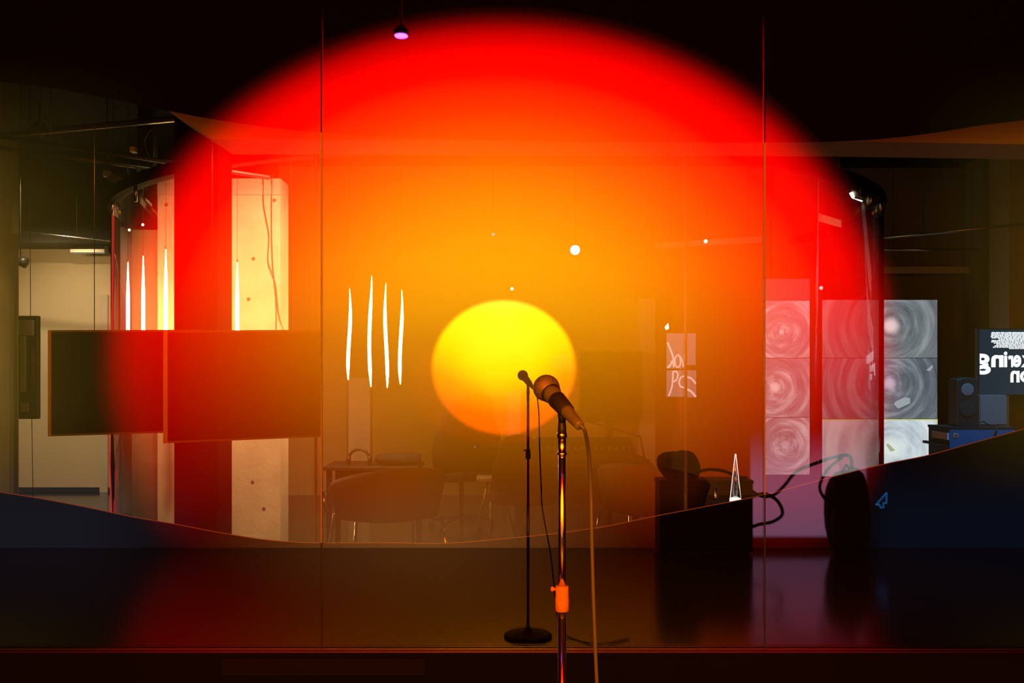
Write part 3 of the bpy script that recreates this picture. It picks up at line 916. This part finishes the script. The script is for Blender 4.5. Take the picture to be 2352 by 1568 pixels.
# shelf rail
o = MB().slab([P(1506, 570, 8.8), P(1750, 556, 8.4), P(1750, 542, 8.4), P(1506, 558, 8.8)], -0.05).build('rail_beam', 'soffit')
tag(o, 'pale sloping rail hung high at the right inside the booth', 'beam')
for px, py, dd in ((1540, 557, 8.74), (1720, 545, 8.46)):
    rod('hanger', 'dark_metal', o, P(px, py, dd) + Vector((0, 0.02, 0)), (X(px, dd), dd + 0.02, CEIL), 0.004, 5)

# ------------------------------------------------------------------ furniture inside the booth


def tub_chair(cx, cy, rot, label):
    t = thing('tub_chair', label, 'chair', (cx, cy, 0), 'tub chairs in the booth')
    R_ = Matrix.Rotation(rot, 4, 'Z')

    def W(x, y, z):
        v = R_ @ Vector((x, y, z))
        return (v.x + cx, v.y + cy, v.z)
    # shell: curved back and arms
    vs, fs = [], []
    n = 22
    for i in range(n + 1):
        a = math.radians(-110 + 220 * i / n)
        hgt = 0.74 - 0.10 * abs(math.sin(a / 2)) ** 2 * 2
        for r, z in ((0.33, 0.40), (0.38, hgt - 0.02), (0.36, hgt + 0.01), (0.33, hgt), (0.29, 0.42)):
            vs.append(W(r * 1.05 * math.sin(a), -r * math.cos(a), z))
    for i in range(n):
        for k in range(5):
            fs.append((5 * i + k, 5 * i + (k + 1) % 5, 5 * i + 5 + (k + 1) % 5, 5 * i + 5 + k))
    fs += [(0, 1, 2, 3, 4), tuple(5 * n + k for k in (4, 3, 2, 1, 0))]
    MB().add(vs, fs).build('back_shell', 'fabric_brown', t, True)
    vs = []
    seat = [(0.28 * math.sin(2 * math.pi * i / 20), 0.28 * math.cos(2 * math.pi * i / 20) + 0.02) for i in range(20)]
    m = MB()
    prof = [(0.38, 0.9), (0.40, 1.0), (0.46, 1.0), (0.48, 0.92)]
    for z, k in prof:
        vs += [W(x * k, y * k, z) for x, y in seat]
    fs = [tuple(range(20))[::-1], tuple(range(60, 80))]
    for j in range(3):
        fs += [(20 * j + i, 20 * j + (i + 1) % 20, 20 * j + 20 + (i + 1) % 20, 20 * j + 20 + i) for i in range(20)]
    m.add(vs, fs).build('seat_cushion', 'fabric_brown', t, True)
    for s in (-1, 1):
        MB().tube([W(s * 0.30, 0.22, 0.40), W(s * 0.34, 0.28, 0.012), W(s * 0.34, -0.28, 0.012), W(s * 0.30, -0.22, 0.40)], 0.012, 8).build('sled_leg', 'chrome', t, True)
        rod('arm_tube', 'chrome', t, W(s * 0.38, 0.22, 0.56), W(s * 0.34, 0.28, 0.30), 0.010)
    rod('cross_bar', 'chrome', t, W(-0.34, 0.28, 0.06), W(0.34, 0.28, 0.06), 0.008)
    return t


tub_chair(X(890, 6.75), 6.75, math.radians(28), 'brown tub chair on a chrome sled base at the left inside the booth')
tub_chair(X(1500, 7.0), 7.0, math.radians(-35), 'brown tub chair on a chrome sled base at the right inside the booth')


def desk(label, px0, px1, d0, dep, ytop, m='desk_dark'):
    x0, x1, z = X(px0, d0), X(px1, d0), Z(ytop, d0)
    t = thing('desk', label, 'desk', ((x0 + x1) / 2, d0 + dep / 2, 0), 'desks in the booth')
    MB().box(x0, x1, d0, d0 + dep, z - 0.03, z).build('top', m, t, bevel=0.005)
    for x in (x0 + 0.04, x1 - 0.04):
        for y in (d0 + 0.05, d0 + dep - 0.05):
            MB().box(x - 0.02, x + 0.02, y - 0.02, y + 0.02, 0, z - 0.03).build('leg', 'dark_metal', t)
    MB().box(x0 + 0.06, x1 - 0.06, d0 + dep - 0.05, d0 + dep - 0.03, z - 0.4, z - 0.03).build('modesty_panel', m, t)
    return z


z = desk('low dark desk behind the left tub chair, with a bag on it', 742, 962, 7.75, 0.5, 1072)
b = thing('soft_bag', 'dark soft bag lying on the desk behind the left tub chair', 'bag', (X(918, 7.95), 7.95, z))
lump('bag_body', 'fabric_black', b, (X(918, 7.95), 7.95, z + 0.045), 0.17, 0.12, 0.045, 21)
b = thing('small_headphones', 'dark headphones on the desk in front of the pale strip of wall', 'headphones', (X(825, 7.9), 7.9, z))
pts = [(X(825, 7.9) + 0.085 * math.sin(a), 7.9, z + 0.04 + 0.085 * math.cos(a)) for a in [math.radians(-100 + 20 * k) for k in range(11)]]
MB().tube(pts, 0.012, 8).build('headband', 'black_plastic', b, True)
for s in (-1, 1):
    MB().lathe((X(825, 7.9) + s * 0.07, 7.9, z + 0.04), (s, 0, 0), [(0, 0.036), (0.01, 0.04), (0.025, 0.036), (0.03, 0.02)], 14).build('ear_cup', 'black_plastic', b, True)
z = desk('wide dark mixing desk in the middle of the booth', 1178, 1500, 7.7, 0.75, 1064)
t = thing('mixing_console', 'long flat black mixing console on the wide desk', 'mixer', (X(1350, 7.9), 7.95, z))
xa, xb = X(1232, 7.9), X(1458, 7.9)
MB().add([(xa, 7.78, z), (xb, 7.78, z), (xb, 8.2, z), (xa, 8.2, z), (xa, 7.78, z + 0.07), (xb, 7.78, z + 0.07), (xb, 8.2, z + 0.17), (xa, 8.2, z + 0.17)],
         [(0, 3, 2, 1), (4, 5, 6, 7), (0, 1, 5, 4), (1, 2, 6, 5), (2, 3, 7, 6), (3, 0, 4, 7)]).build('chassis', 'black_plastic', t, bevel=0.006)
for k in range(14):
    xk = xa + (xb - xa) * (k + 0.7) / 14.5
    MB().box(xk - 0.008, xk + 0.008, 7.86, 7.89, z + 0.085, z + 0.115).build('fader', 'bezel', t)
t = thing('desk_speaker', 'small black cube speaker on the wide desk behind the console', 'speaker', (X(1395, 8.3), 8.3, z))
MB().box(X(1376, 8.3), X(1412, 8.3), 8.24, 8.4, z, Z(1006, 8.3)).build('cabinet', 'black_plastic', t, bevel=0.008)
MB().lathe((X(1394, 8.3), 8.24, z + 0.10), (0, -1, 0), [(0, 0.04), (0.004, 0.042), (0.005, 0.02)], 18).build('cone', 'foam', t)

# side table with laptop like stack left of the desk
t = thing('side_table', 'small table with a pale top edge left of the mixing desk', 'table', (X(1130, 8.0), 8.0, 0))
zt = Z(1096, 8.0)
MB().box(X(1095, 8.0), X(1172, 8.0), 7.9, 8.2, zt - 0.02, zt).build('top', 'soffit', t)
for a in (20, 140, 260):
    a = math.radians(a)
    rod('leg', 'steel', t, (X(1133, 8.0) + 0.05 * math.cos(a), 8.05 + 0.05 * math.sin(a), zt - 0.02), (X(1133, 8.0) + 0.2 * math.cos(a), 8.05 + 0.2 * math.sin(a), 0), 0.010)


def office_chair(cx, cy, rot, ztop, width, label):
    t = thing('office_chair', label, 'chair', (cx, cy, 0), 'office chairs in the booth')
    R_ = Matrix.Rotation(rot, 4, 'Z')

    def W(x, y, z_):
        v = R_ @ Vector((x, y, z_))
        return Vector((v.x + cx, v.y + cy, v.z))
    vs, fs = [], []
    nu, nv = 10, 8
    for side in (0, 1):
        for j in range(nv + 1):
            v = j / nv
            for i in range(nu + 1):
                u = -1 + 2 * i / nu
                wv = width / 2 * (1 - 0.25 * v ** 3) * (0.8 + 0.2 * math.sin(math.pi * min(1, v * 1.3 + 0.15)))
                zt_ = 0.50 + (ztop - 0.50) * v - (0.05 * u * u if v > 0.9 else 0)
                vs.append(W(u * wv, -0.22 - 0.10 * v + 0.06 * u * u + (0.04 if side else 0), zt_))
    o = (nu + 1) * (nv + 1)
    for j in range(nv):
        for i in range(nu):
            q = j * (nu + 1) + i
            fs.append((q, q + 1, q + nu + 2, q + nu + 1))
            fs.append((o + q, o + q + nu + 1, o + q + nu + 2, o + q + 1))
    ring = [i for i in range(nu + 1)] + [j * (nu + 1) + nu for j in range(1, nv + 1)] + [nv * (nu + 1) + i for i in range(nu - 1, -1, -1)] + [j * (nu + 1) for j in range(nv - 1, 0, -1)]
    for a, b_ in zip(ring, ring[1:] + ring[:1]):
        fs.append((a, o + a, o + b_, b_))
    MB().add(vs, fs).build('backrest', 'fabric_black', t, True)
    s = MB()
    seat = [(0.25 * math.copysign(abs(math.sin(a)) ** 0.6, math.sin(a)), 0.24 * math.copysign(abs(math.cos(a)) ** 0.6, math.cos(a))) for a in [2 * math.pi * i / 24 for i in range(24)]]
    vs = []
    for z_, k in ((0.42, 0.9), (0.44, 1.0), (0.49, 1.0), (0.51, 0.9)):
        vs += [W(x * k, y * k, z_) for x, y in seat]
    fs = [tuple(range(24))[::-1], tuple(range(72, 96))]
    for j in range(3):
        fs += [(24 * j + i, 24 * j + (i + 1) % 24, 24 * j + 24 + (i + 1) % 24, 24 * j + 24 + i) for i in range(24)]
    s.add(vs, fs).build('seat', 'fabric_black', t, True)
    rod('gas_lift', 'dark_metal', t, W(0, 0, 0.10), W(0, 0, 0.42), 0.022)
    for k in range(5):
        a = 2 * math.pi * k / 5
        e = W(0.28 * math.cos(a), 0.28 * math.sin(a), 0.06)
        lg = rod('base_arm', 'dark_metal', t, W(0, 0, 0.10), e, 0.014)
        MB().lathe(e - Vector((0.02, 0, 0.03)), (1, 0, 0), [(0, 0.028), (0.002, 0.03), (0.038, 0.03), (0.04, 0.028)], 12).build('castor', 'black_rubber', lg)
    return t


office_chair(X(1060, 8.7), 8.7, math.radians(20), Z(900, 8.7), 0.62, 'tall black office chair left of the mixing desk')
office_chair(X(1205, 7.2), 7.25, math.radians(-10), Z(992, 7.2), 0.42, 'lower black office chair tucked at the mixing desk')

# dark monitor on the booth's back wall
d = 10.5
t = thing('wall_monitor', 'large dark monitor on a floor pole at the back of the booth', 'television', (X(1402, d), d, 0))
MB().box(X(1330, d), X(1476, d), d, d + 0.05, Z(962, d), Z(806, d)).build('housing', 'black_plastic', t, bevel=0.006)
MB().box(X(1333, d), X(1473, d), d - 0.003, d, Z(959, d), Z(809, d)).build('screen', 'screen_black', t)
rod('pole', 'dark_metal', t, (X(1402, d), d + 0.08, 0.02), (X(1402, d), d + 0.08, Z(850, d)), 0.025)
MB().lathe((X(1402, d), d + 0.08, 0), (0, 0, 1), [(0, 0.24), (0.015, 0.24), (0.025, 0.04)], 24).build('base', 'dark_metal', t)

# broadcast microphone with long foam cover, on a boom from the desk
d = 7.75
t = thing('boom_microphone', 'dark microphone with a long foam windshield on a boom arm over the desk', 'microphone', (X(1484, d), 7.8, z))
a, b_ = P(1308, 956, d), P(1384, 956, d)
prof = [(0.0, 0.015), (0.01, 0.033), (0.04, 0.046), (0.16, 0.048), (0.22, 0.044), (0.25, 0.030), (0.258, 0.008)]
MB().lathe(a, (1, 0, 0), prof, 18).build('windshield', 'foam', t, True)
rod('boom_arm', 'dark_metal', t, a + Vector((0.15, 0.02, -0.04)), P(1470, 1002, 7.8), 0.008)
rod('boom_post', 'dark_metal', t, P(1470, 1002, 7.8), (X(1484, d), 7.8, z), 0.010)
MB().lathe((X(1484, d), 7.8, z), (0, 0, 1), [(0, 0.04), (0.02, 0.04), (0.03, 0.015)], 16).build('desk_clamp', 'dark_metal', t)

# glass cone lamp on a stool
d = 6.3
zb = Z(1154, d)
t = thing('stool', 'small round dark stool carrying the slender cone lamp', 'stool', (X(1689, d), d, 0))
MB().lathe((X(1689, d), d, zb - 0.03), (0, 0, 1), [(0, 0.14), (0.005, 0.15), (0.025, 0.15), (0.03, 0.145)], 24).build('seat', 'desk_dark', t, True)
for k in range(3):
    a = math.radians(90 + 120 * k)
    rod('leg', 'dark_metal', t, (X(1689, d) + 0.08 * math.cos(a), d + 0.08 * math.sin(a), zb - 0.03), (X(1689, d) + 0.15 * math.cos(a), d + 0.15 * math.sin(a), 0), 0.012)
t = thing('cone_lamp', 'slender clear cone lamp with a bright white base at the right of the booth', 'lamp', (X(1689, d), d, zb))
MB().lathe((X(1689, d), d, zb), (0, 0, 1), [(0, 0.034), (0.004, 0.036), (0.026, 0.036), (0.030, 0.033)], 18).build('lit_base', 'lamp_white', t, True)
apex = Z(1042, d)
MB().lathe((X(1689, d), d, zb + 0.03), (0, 0, 1), [(0, 0.034), (apex - zb - 0.032, 0.004), (apex - zb - 0.03, 0.001)], 18).build('glass_cone', 'cone_glass', t, True)
for s in (-1, 1):
    rod('edge_wire', 'lamp_white', t, (X(1689, d) + s * 0.033, d - 0.005, zb + 0.03), (X(1689, d) + s * 0.002, d - 0.005, apex), 0.0022, 6)

# ------------------------------------------------------------------ panel with hand drawn letters
d = 9.0
hp = thing('letter_panel', 'glowing board of four panes with hand drawn letters in the booth', 'screen', (X(1566, d), d, 0))
for (a, b_, y0, y1) in ((1532, 1574.5, 765, 846), (1577.5, 1598, 765, 838), (1532, 1574.5, 850, 911), (1577.5, 1599, 850, 912)):
    MB().box(X(a, d), X(b_, d), d, d + 0.03, Z(y1, d), Z(y0, d)).build('pane', 'hand_panel', hp)


def ink(pts, w=2.0, n=8):
    q = spline([P(px, py, d - 0.012) for px, py in pts], n)
    MB().tube(q, w * d / F, 6).build('drawn_stroke', 'hand_ink', hp, True)


ink([(1533, 786), (1540, 803), (1546, 820), (1547.5, 843)], 2.2)
ink([(1544, 828), (1540, 838), (1533, 844)], 2.4)
ink([(1556, 815), (1551, 822), (1551, 836), (1556, 843), (1562, 838), (1563, 824), (1559, 816), (1556, 815)], 1.7)
ink([(1562, 818), (1567, 828), (1569, 842)], 1.6)
ink([(1573, 816), (1573, 844)], 2.0)
ink([(1546, 852), (1545, 875), (1542, 893), (1536, 909)], 1.9)
ink([(1546, 853), (1554, 853), (1557, 862), (1553, 873), (1545, 876)], 1.9)
ink([(1574, 863), (1565, 866), (1560, 876), (1563, 887), (1574, 890)], 1.9)
ink([(1578, 866), (1588, 869), (1598, 881)], 2.2)
ink([(1578, 894), (1588, 899), (1598, 911)], 2.6)
MB().prism([(X(a, d), Z(b_, d)) for a, b_ in ((1527, 751), (1535, 742), (1536, 755), (1530, 757))], d - 0.01, d + 0.01).build('clip_light', 'star_led', hp)
rod('clip_arm', 'dark_metal', hp, P(1533, 756, d), P(1534, 768, d + 0.02), 0.003, 6)
rod('stand_pole', 'dark_metal', hp, (X(1576, d), d + 0.05, 0.02), (X(1576, d), d + 0.05, Z(560, d)), 0.006)
MB().box(X(1540, d), X(1600, d), d - 0.08, d + 0.14, 0, 0.02).build('base', 'dark_metal', hp)

# ------------------------------------------------------------------ stacked swirl screens


def stack(label, px0, px1, d, rows, mats, edge=None):
    x0, x1 = X(px0, d), X(px1, d)
    t = thing('screen_tower', label, 'screen tower', ((x0 + x1) / 2, d + 0.1, 0), 'towers of stacked screens')
    for (y0, y1), m in zip(rows, mats):
        s = MB().box(x0, x1, d, d + 0.06, Z(y1 - 0.3, d), Z(y0 + 0.3, d)).build('screen', 'black_plastic', t)
        MB().box(x0 + 0.002, x1 - 0.002, d - 0.003, d, Z(y1 - 0.6, d), Z(y0 + 0.6, d)).build('picture', m, s)
    for x in (x0 + 0.1, x1 - 0.1):
        MB().box(x - 0.02, x + 0.02, d + 0.06, d + 0.10, 0, Z(rows[0][0] + 20, d)).build('upright', 'dark_metal', t)
        MB().box(x - 0.03, x + 0.03, d - 0.15, d + 0.35, 0, 0.03).build('foot', 'dark_metal', t)
    return t


d = 10.2
G0, G1, G2 = (0.10, 0.11, 0.13), (0.22, 0.24, 0.27), (0.42, 0.43, 0.45)
swirl_mat('swirl_a', X(2046, d), Z(748, d), 1.3, ((0.085, 0.095, 0.105), (0.17, 0.195, 0.21), (0.33, 0.36, 0.37)), 1.0, 5.5, 0.11, (0.80, 0.66, 0.66))
swirl_mat('swirl_b', X(2043, d), Z(880, d), 4.1, ((0.07, 0.085, 0.10), (0.15, 0.17, 0.20), (0.35, 0.37, 0.42)), 1.0, 6.0, 0.09, (0.55, 0.46, 0.56))
swirl_mat('swirl_c', X(2046, d), Z(1030, d), 7.7, ((0.35, 0.42, 0.52), (0.66, 0.76, 0.80), (0.85, 0.92, 0.90)), 1.0, 4.0, 0.16, (0.82, 0.90, 0.86))
tw = stack('tower of three pale grey vortex screens standing right of the glass booth', 1888, 2153, d, ((688, 822), (822, 962), (962, 1094)), ('swirl_a', 'swirl_b', 'swirl_c'))
emis('yellow_frame', (0.72, 0.72, 0.10), 0.9)
e = 0.004
z1_, x1_ = Z(962, d), X(2153, d)
fr = MB().box(X(1888, d), x1_, d - 0.006, d - 0.003, z1_ - 0.009, z1_ - 0.001)
fr.box(x1_ - 0.008, x1_, d - 0.006, d - 0.003, Z(1094, d), z1_ - 0.009)
fr.build('frame_line', 'yellow_frame', tw)['label'] = 'thin yellow outline'
emis('scrap_pale', (0.36, 0.42, 0.44), 1.0)
emis('scrap_green', (0.42, 0.50, 0.30), 1.0)
MB().prism([(X(a, d), Z(b_, d)) for a, b_ in ((2053, 928), (2063, 938), (2090, 926), (2090, 914), (2078, 912), (2056, 922))], d - 0.005, d - 0.0035).build('picture_scrap', 'scrap_pale', tw)
MB().prism([(X(a, d), Z(b_, d)) for a, b_ in ((2034, 1020), (2045, 1037), (2056, 1034), (2040, 1018))], d - 0.005, d - 0.0035).build('picture_scrap', 'scrap_green', tw)
MB().prism([(X(a, d), Z(b_, d)) for a, b_ in ((2127, 850), (2136, 852), (2143, 842), (2141, 838))], d - 0.005, d - 0.0035).build('picture_scrap', 'scrap_pale', tw)

d = 8.65
PK = ((0.14, 0.09, 0.10), (0.25, 0.17, 0.18), (0.50, 0.40, 0.40))
swirl_mat('swirl_d', X(1795, d), Z(762, d), 11.2, PK, 1.0, 9.0, 0.03, (0.6, 0.45, 0.45))
swirl_mat('swirl_e', X(1780, d), Z(890, d), 15.9, PK, 1.0, 7.0, 0.06, (0.6, 0.48, 0.47))
swirl_mat('swirl_f', X(1805, d), Z(1020, d), 19.4, PK, 1.0, 10.0, 0.05, (0.40, 0.30, 0.32))
tn = stack('narrow tower of three pinkish vortex screens inside the booth', 1756, 1860, d, ((690, 822), (822, 958), (958, 1090)), ('swirl_d', 'swirl_e', 'swirl_f'))
emis('pale_top', (0.10, 0.05, 0.05), 0.8)
MB().box(X(1756, d), X(1860, d), d, d + 0.06, Z(689, d), Z(640, d)).build('header_panel', 'pale_top', tn)

# ------------------------------------------------------------------ television with mirrored lettering at the right edge
d = 8.7
tx0 = X(2249, d)
tv = thing('text_screen', 'dark blue screen with mirrored white lettering at the right edge', 'television', (tx0 + 0.51, d + 0.1, 0))
MB().box(tx0 - 0.008, tx0 + 1.03, d, d + 0.06, Z(908, d), Z(754, d)).build('housing', 'black_plastic', tv)
MB().box(tx0, tx0 + 1.02, d - 0.004, d, Z(906, d), Z(756, d)).build('picture', 'text_screen', tv)
rod('pole', 'dark_metal', tv, (tx0 + 0.51, d + 0.1, 0.02), (tx0 + 0.51, d + 0.1, Z(830, d)), 0.03)
MB().box(tx0 + 0.2, tx0 + 0.82, d - 0.1, d + 0.35, 0, 0.03).build('base', 'dark_metal', tv)


def glyph(ch, x0, x1, y0, y1, bold=0.035, clip=None):
    cu = bpy.data.curves.new('letter', 'FONT')
    cu.body = ch
    cu.offset = bold
    cu.resolution_u = 4
    tmp = bpy.data.objects.new('letter', cu)
    COL.objects.link(tmp)
    dg = bpy.context.evaluated_depsgraph_get()
    me = bpy.data.meshes.new_from_object(tmp.evaluated_get(dg))
    bpy.data.objects.remove(tmp)
    xs = [v.co.x for v in me.vertices]
    ys = [v.co.y for v in me.vertices]
    ax0, ax1, ay0, ay1 = min(xs), max(xs), min(ys), max(ys)
    for v in me.vertices:
        u = (v.co.x - ax0) / (ax1 - ax0)
        w = (v.co.y - ay0) / (ay1 - ay0)
        px = x1 + (x0 - x1) * u          # mirrored left to right
        py = y1 + (y0 - y1) * w
        v.co = P(px, py, d) + Vector((0, -0.006, 0))
    if clip is not None:
        bm = bmesh.new()
        bm.from_mesh(me)
        bmesh.ops.bisect_plane(bm, geom=bm.verts[:] + bm.edges[:] + bm.faces[:], plane_co=(clip, 0, 0), plane_no=(-1, 0, 0), clear_outer=True)
        bm.to_mesh(me)
        bm.free()
    me.materials.clear()
    me.materials.append(MATS['lit_text'])
    o = bpy.data.objects.new('letter', me)
    COL.objects.link(o)
    o.parent = tv
    o.matrix_parent_inverse = Matrix.Translation(-Vector(tv.location))
    return o


glyph('g', 2238, 2275, 812, 860, 0.03, tx0 + 0.002)
glyph('n', 2276, 2304, 815, 843)
glyph('i', 2305, 2313, 807, 843, 0.03)
glyph('r', 2306.5 + 8, 2326, 816, 843, 0.03)
glyph('e', 2326, 2345, 815, 843)
glyph('k', 2344, 2368, 804, 843)
glyph('n', 2320, 2341, 851, 878, 0.03)
glyph('o', 2342, 2368, 851, 878, 0.03)
rnd = random.Random(5)
pm = MB()
for k in range(13):
    y = 763.5 + k * 3.05
    st = (2277, 2276, 2276, 2275, 2277, 2293, 2277, 2276, 2282, 2288, 2284, 2280, 2317)[k]
    x = st
    while x < 2450:
        w = rnd.uniform(3, 11)
        pm.box(X(x, d), X(min(x + w, 2452), d), d - 0.006, d - 0.0045, Z(y + 1.05, d), Z(y - 1.05, d))
        x += w + rnd.uniform(0.8, 1.8)
pg = pm.build('text_block', 'lit_text', tv)
pg['kind'] = 'stuff'
pg['label'] = 'block of tiny unreadable mirrored text'

# speaker, grey box, blue table
d = 8.0
bx0, bx1 = X(2180, d), X(2330, d)
zt = Z(981, d)
bt = thing('blue_table', 'blue panelled table with a round cable hole and black side at the right edge', 'table', ((bx0 + bx1) / 2, d + 0.2, 0))
MB().box(bx0, bx1, d, d + 0.39, 0.02, zt - 0.02).build('body', 'case_black', bt)
MB().box(bx0 - 0.006, bx1 + 0.006, d - 0.004, d + 0.394, zt - 0.02, zt).build('top', 'case_black', bt)
MB().box(bx0, bx1, d - 0.012, d, Z(1030, d), zt - 0.021).build('front_board', 'blue_board', bt)
MB().box(bx0 - 0.014, bx0, d + 0.0, d + 0.30, Z(1010, d), Z(1000, d) + 0.02).build('side_rail', 'ledge', bt)
MB().box(bx0 - 0.03, bx0, d - 0.0, d + 0.44, Z(1026, d), Z(1020, d)).build('side_shelf', 'dark_metal', bt)
hc = P(2193.5, 1000, d)
hc.y = d - 0.012
hr = MB().lathe(hc, (0, -1, 0), [(0, 0.0205), (0.004, 0.0205), (0.0045, 0.019)], 24).build('cable_hole', 'hole_ring', bt)
MB().lathe(hc + Vector((0, -0.0045, 0)), (0, -1, 0), [(0, 0.0165), (0.001, 0.0165)], 24).build('hole_inside', 'hole', hr)
MB().box(bx0, bx1, d, d + 0.39, 0, 0.02).build('plinth', 'black_rubber', bt)
d = 8.15
sx0, sx1 = X(2198, d), X(2246, d)
sp_ = thing('loudspeaker', 'black two-way loudspeaker standing on the blue table', 'speaker', ((sx0 + sx1) / 2, d + 0.1, zt))
zs = zt + 0.40
n = 8
prof = [(sx0, zt), (sx1, zt), (sx1, zs - 0.02)] + [(sx1 + (sx0 - sx1) * i / n, zs - 0.02 + 0.02 * math.sin(math.pi * i / n)) for i in range(1, n)] + [(sx0, zs - 0.02)]
MB().prism(prof, d, d + 0.16).build('cabinet', 'black_plastic', sp_, bevel=0.006)
xm = (sx0 + sx1) / 2
wf = MB().lathe((xm, d, zt + 0.14), (0, -1, 0), [(0, 0.065), (0.006, 0.067), (0.008, 0.06), (0.003, 0.02), (0.006, 0.004)], 24).build('woofer', 'foam', sp_, True)
MB().lathe((xm, d, zt + 0.30), (0, -1, 0), [(0, 0.05), (0.004, 0.052), (0.006, 0.048), (0.002, 0.015), (0.004, 0.003)], 24).build('tweeter', 'bezel', sp_, True)
MB().box(sx0 + 0.012, sx0 + 0.02, d - 0.004, d, zt + 0.03, zt + 0.06).build('badge', 'steel', sp_)
gb = thing('grey_box', 'plain grey box behind the loudspeaker on the blue table', 'box', (X(2282, 8.3), 8.3, zt))
MB().box(X(2250, 8.25), X(2313, 8.25), 8.25, 8.37, zt, Z(907, 8.25)).build('body', 'wall_right', gb, bevel=0.005)
MB().box(X(2252, 8.25), X(2311, 8.25), 8.244, 8.25, zt + 0.01, Z(910, 8.25)).build('front_face', 'ledge' if False else 'wall_right', gb)
cb = MB().tube(spline([P(2238, 977, 8.12), P(2256, 968, 8.1), P(2270, 975, 8.1), P(2282, 978, 8.1), P(2290, 985, 7.97), P(2284, 1000, 7.97), P(2300, 1010, 7.97)], 8), 0.006, 8).build('power_cable', 'cable_black', None, True)
tag(cb, 'tangled dark cable spilling over the edge of the blue table', 'cable')

# added spotlights, made up to brighten the table, pillar and wall


def added_spot(label, pos, target, energy, color, cone):
    p = Vector(pos)
    t = thing('added_spotlight', label, 'lamp', (p.x, p.y, CEIL), 'added spotlights under the ceiling')
    aim = (Vector(target) - p).normalized()
    MB().lathe(p - aim * 0.10, aim, [(0, 0.03), (0.02, 0.055), (0.14, 0.065), (0.15, 0.065)], 18).build('housing', 'black_plastic', t, True)
    rod('rod', 'dark_metal', t, p, (p.x, p.y, CEIL), 0.010)
    sl = bpy.data.lights.new('added_spot_light', 'SPOT')
    sl.energy = energy
    sl.color = color
    sl.spot_size = math.radians(cone)
    sl.spot_blend = 0.75
    sl.shadow_soft_size = 0.05
    so = bpy.data.objects.new('added_spot_light', sl)
    COL.objects.link(so)
    so.parent = t
    so.matrix_parent_inverse = Matrix.Translation(-Vector(t.location))
    so.location = p + aim * 0.06
    so.rotation_euler = aim.to_track_quat('-Z', 'Y').to_euler()


added_spot('dark spotlight added to throw dim blue light on the blue table', (3.75, 6.6, 3.2), (3.9, 8.0, 0.7), 300, (0.06, 0.48, 1.0), 34)  # made-up lamp that brings out the blue of the table
added_spot('dark spotlight added to throw warm light on the pale concrete pillar', (-0.75, 6.35, 3.3), (-2.3, 7.65, 1.0), 400, (1.0, 0.72, 0.34), 88)  # made-up lamp that evens out the light on the pillar
added_spot('dark spotlight added to throw warm light on the white wall', (-3.9, 8.3, 3.35), (-4.9, 11.2, 0.9), 260, (1.0, 0.78, 0.44), 62)  # made-up lamp that lifts the lower part of the wall
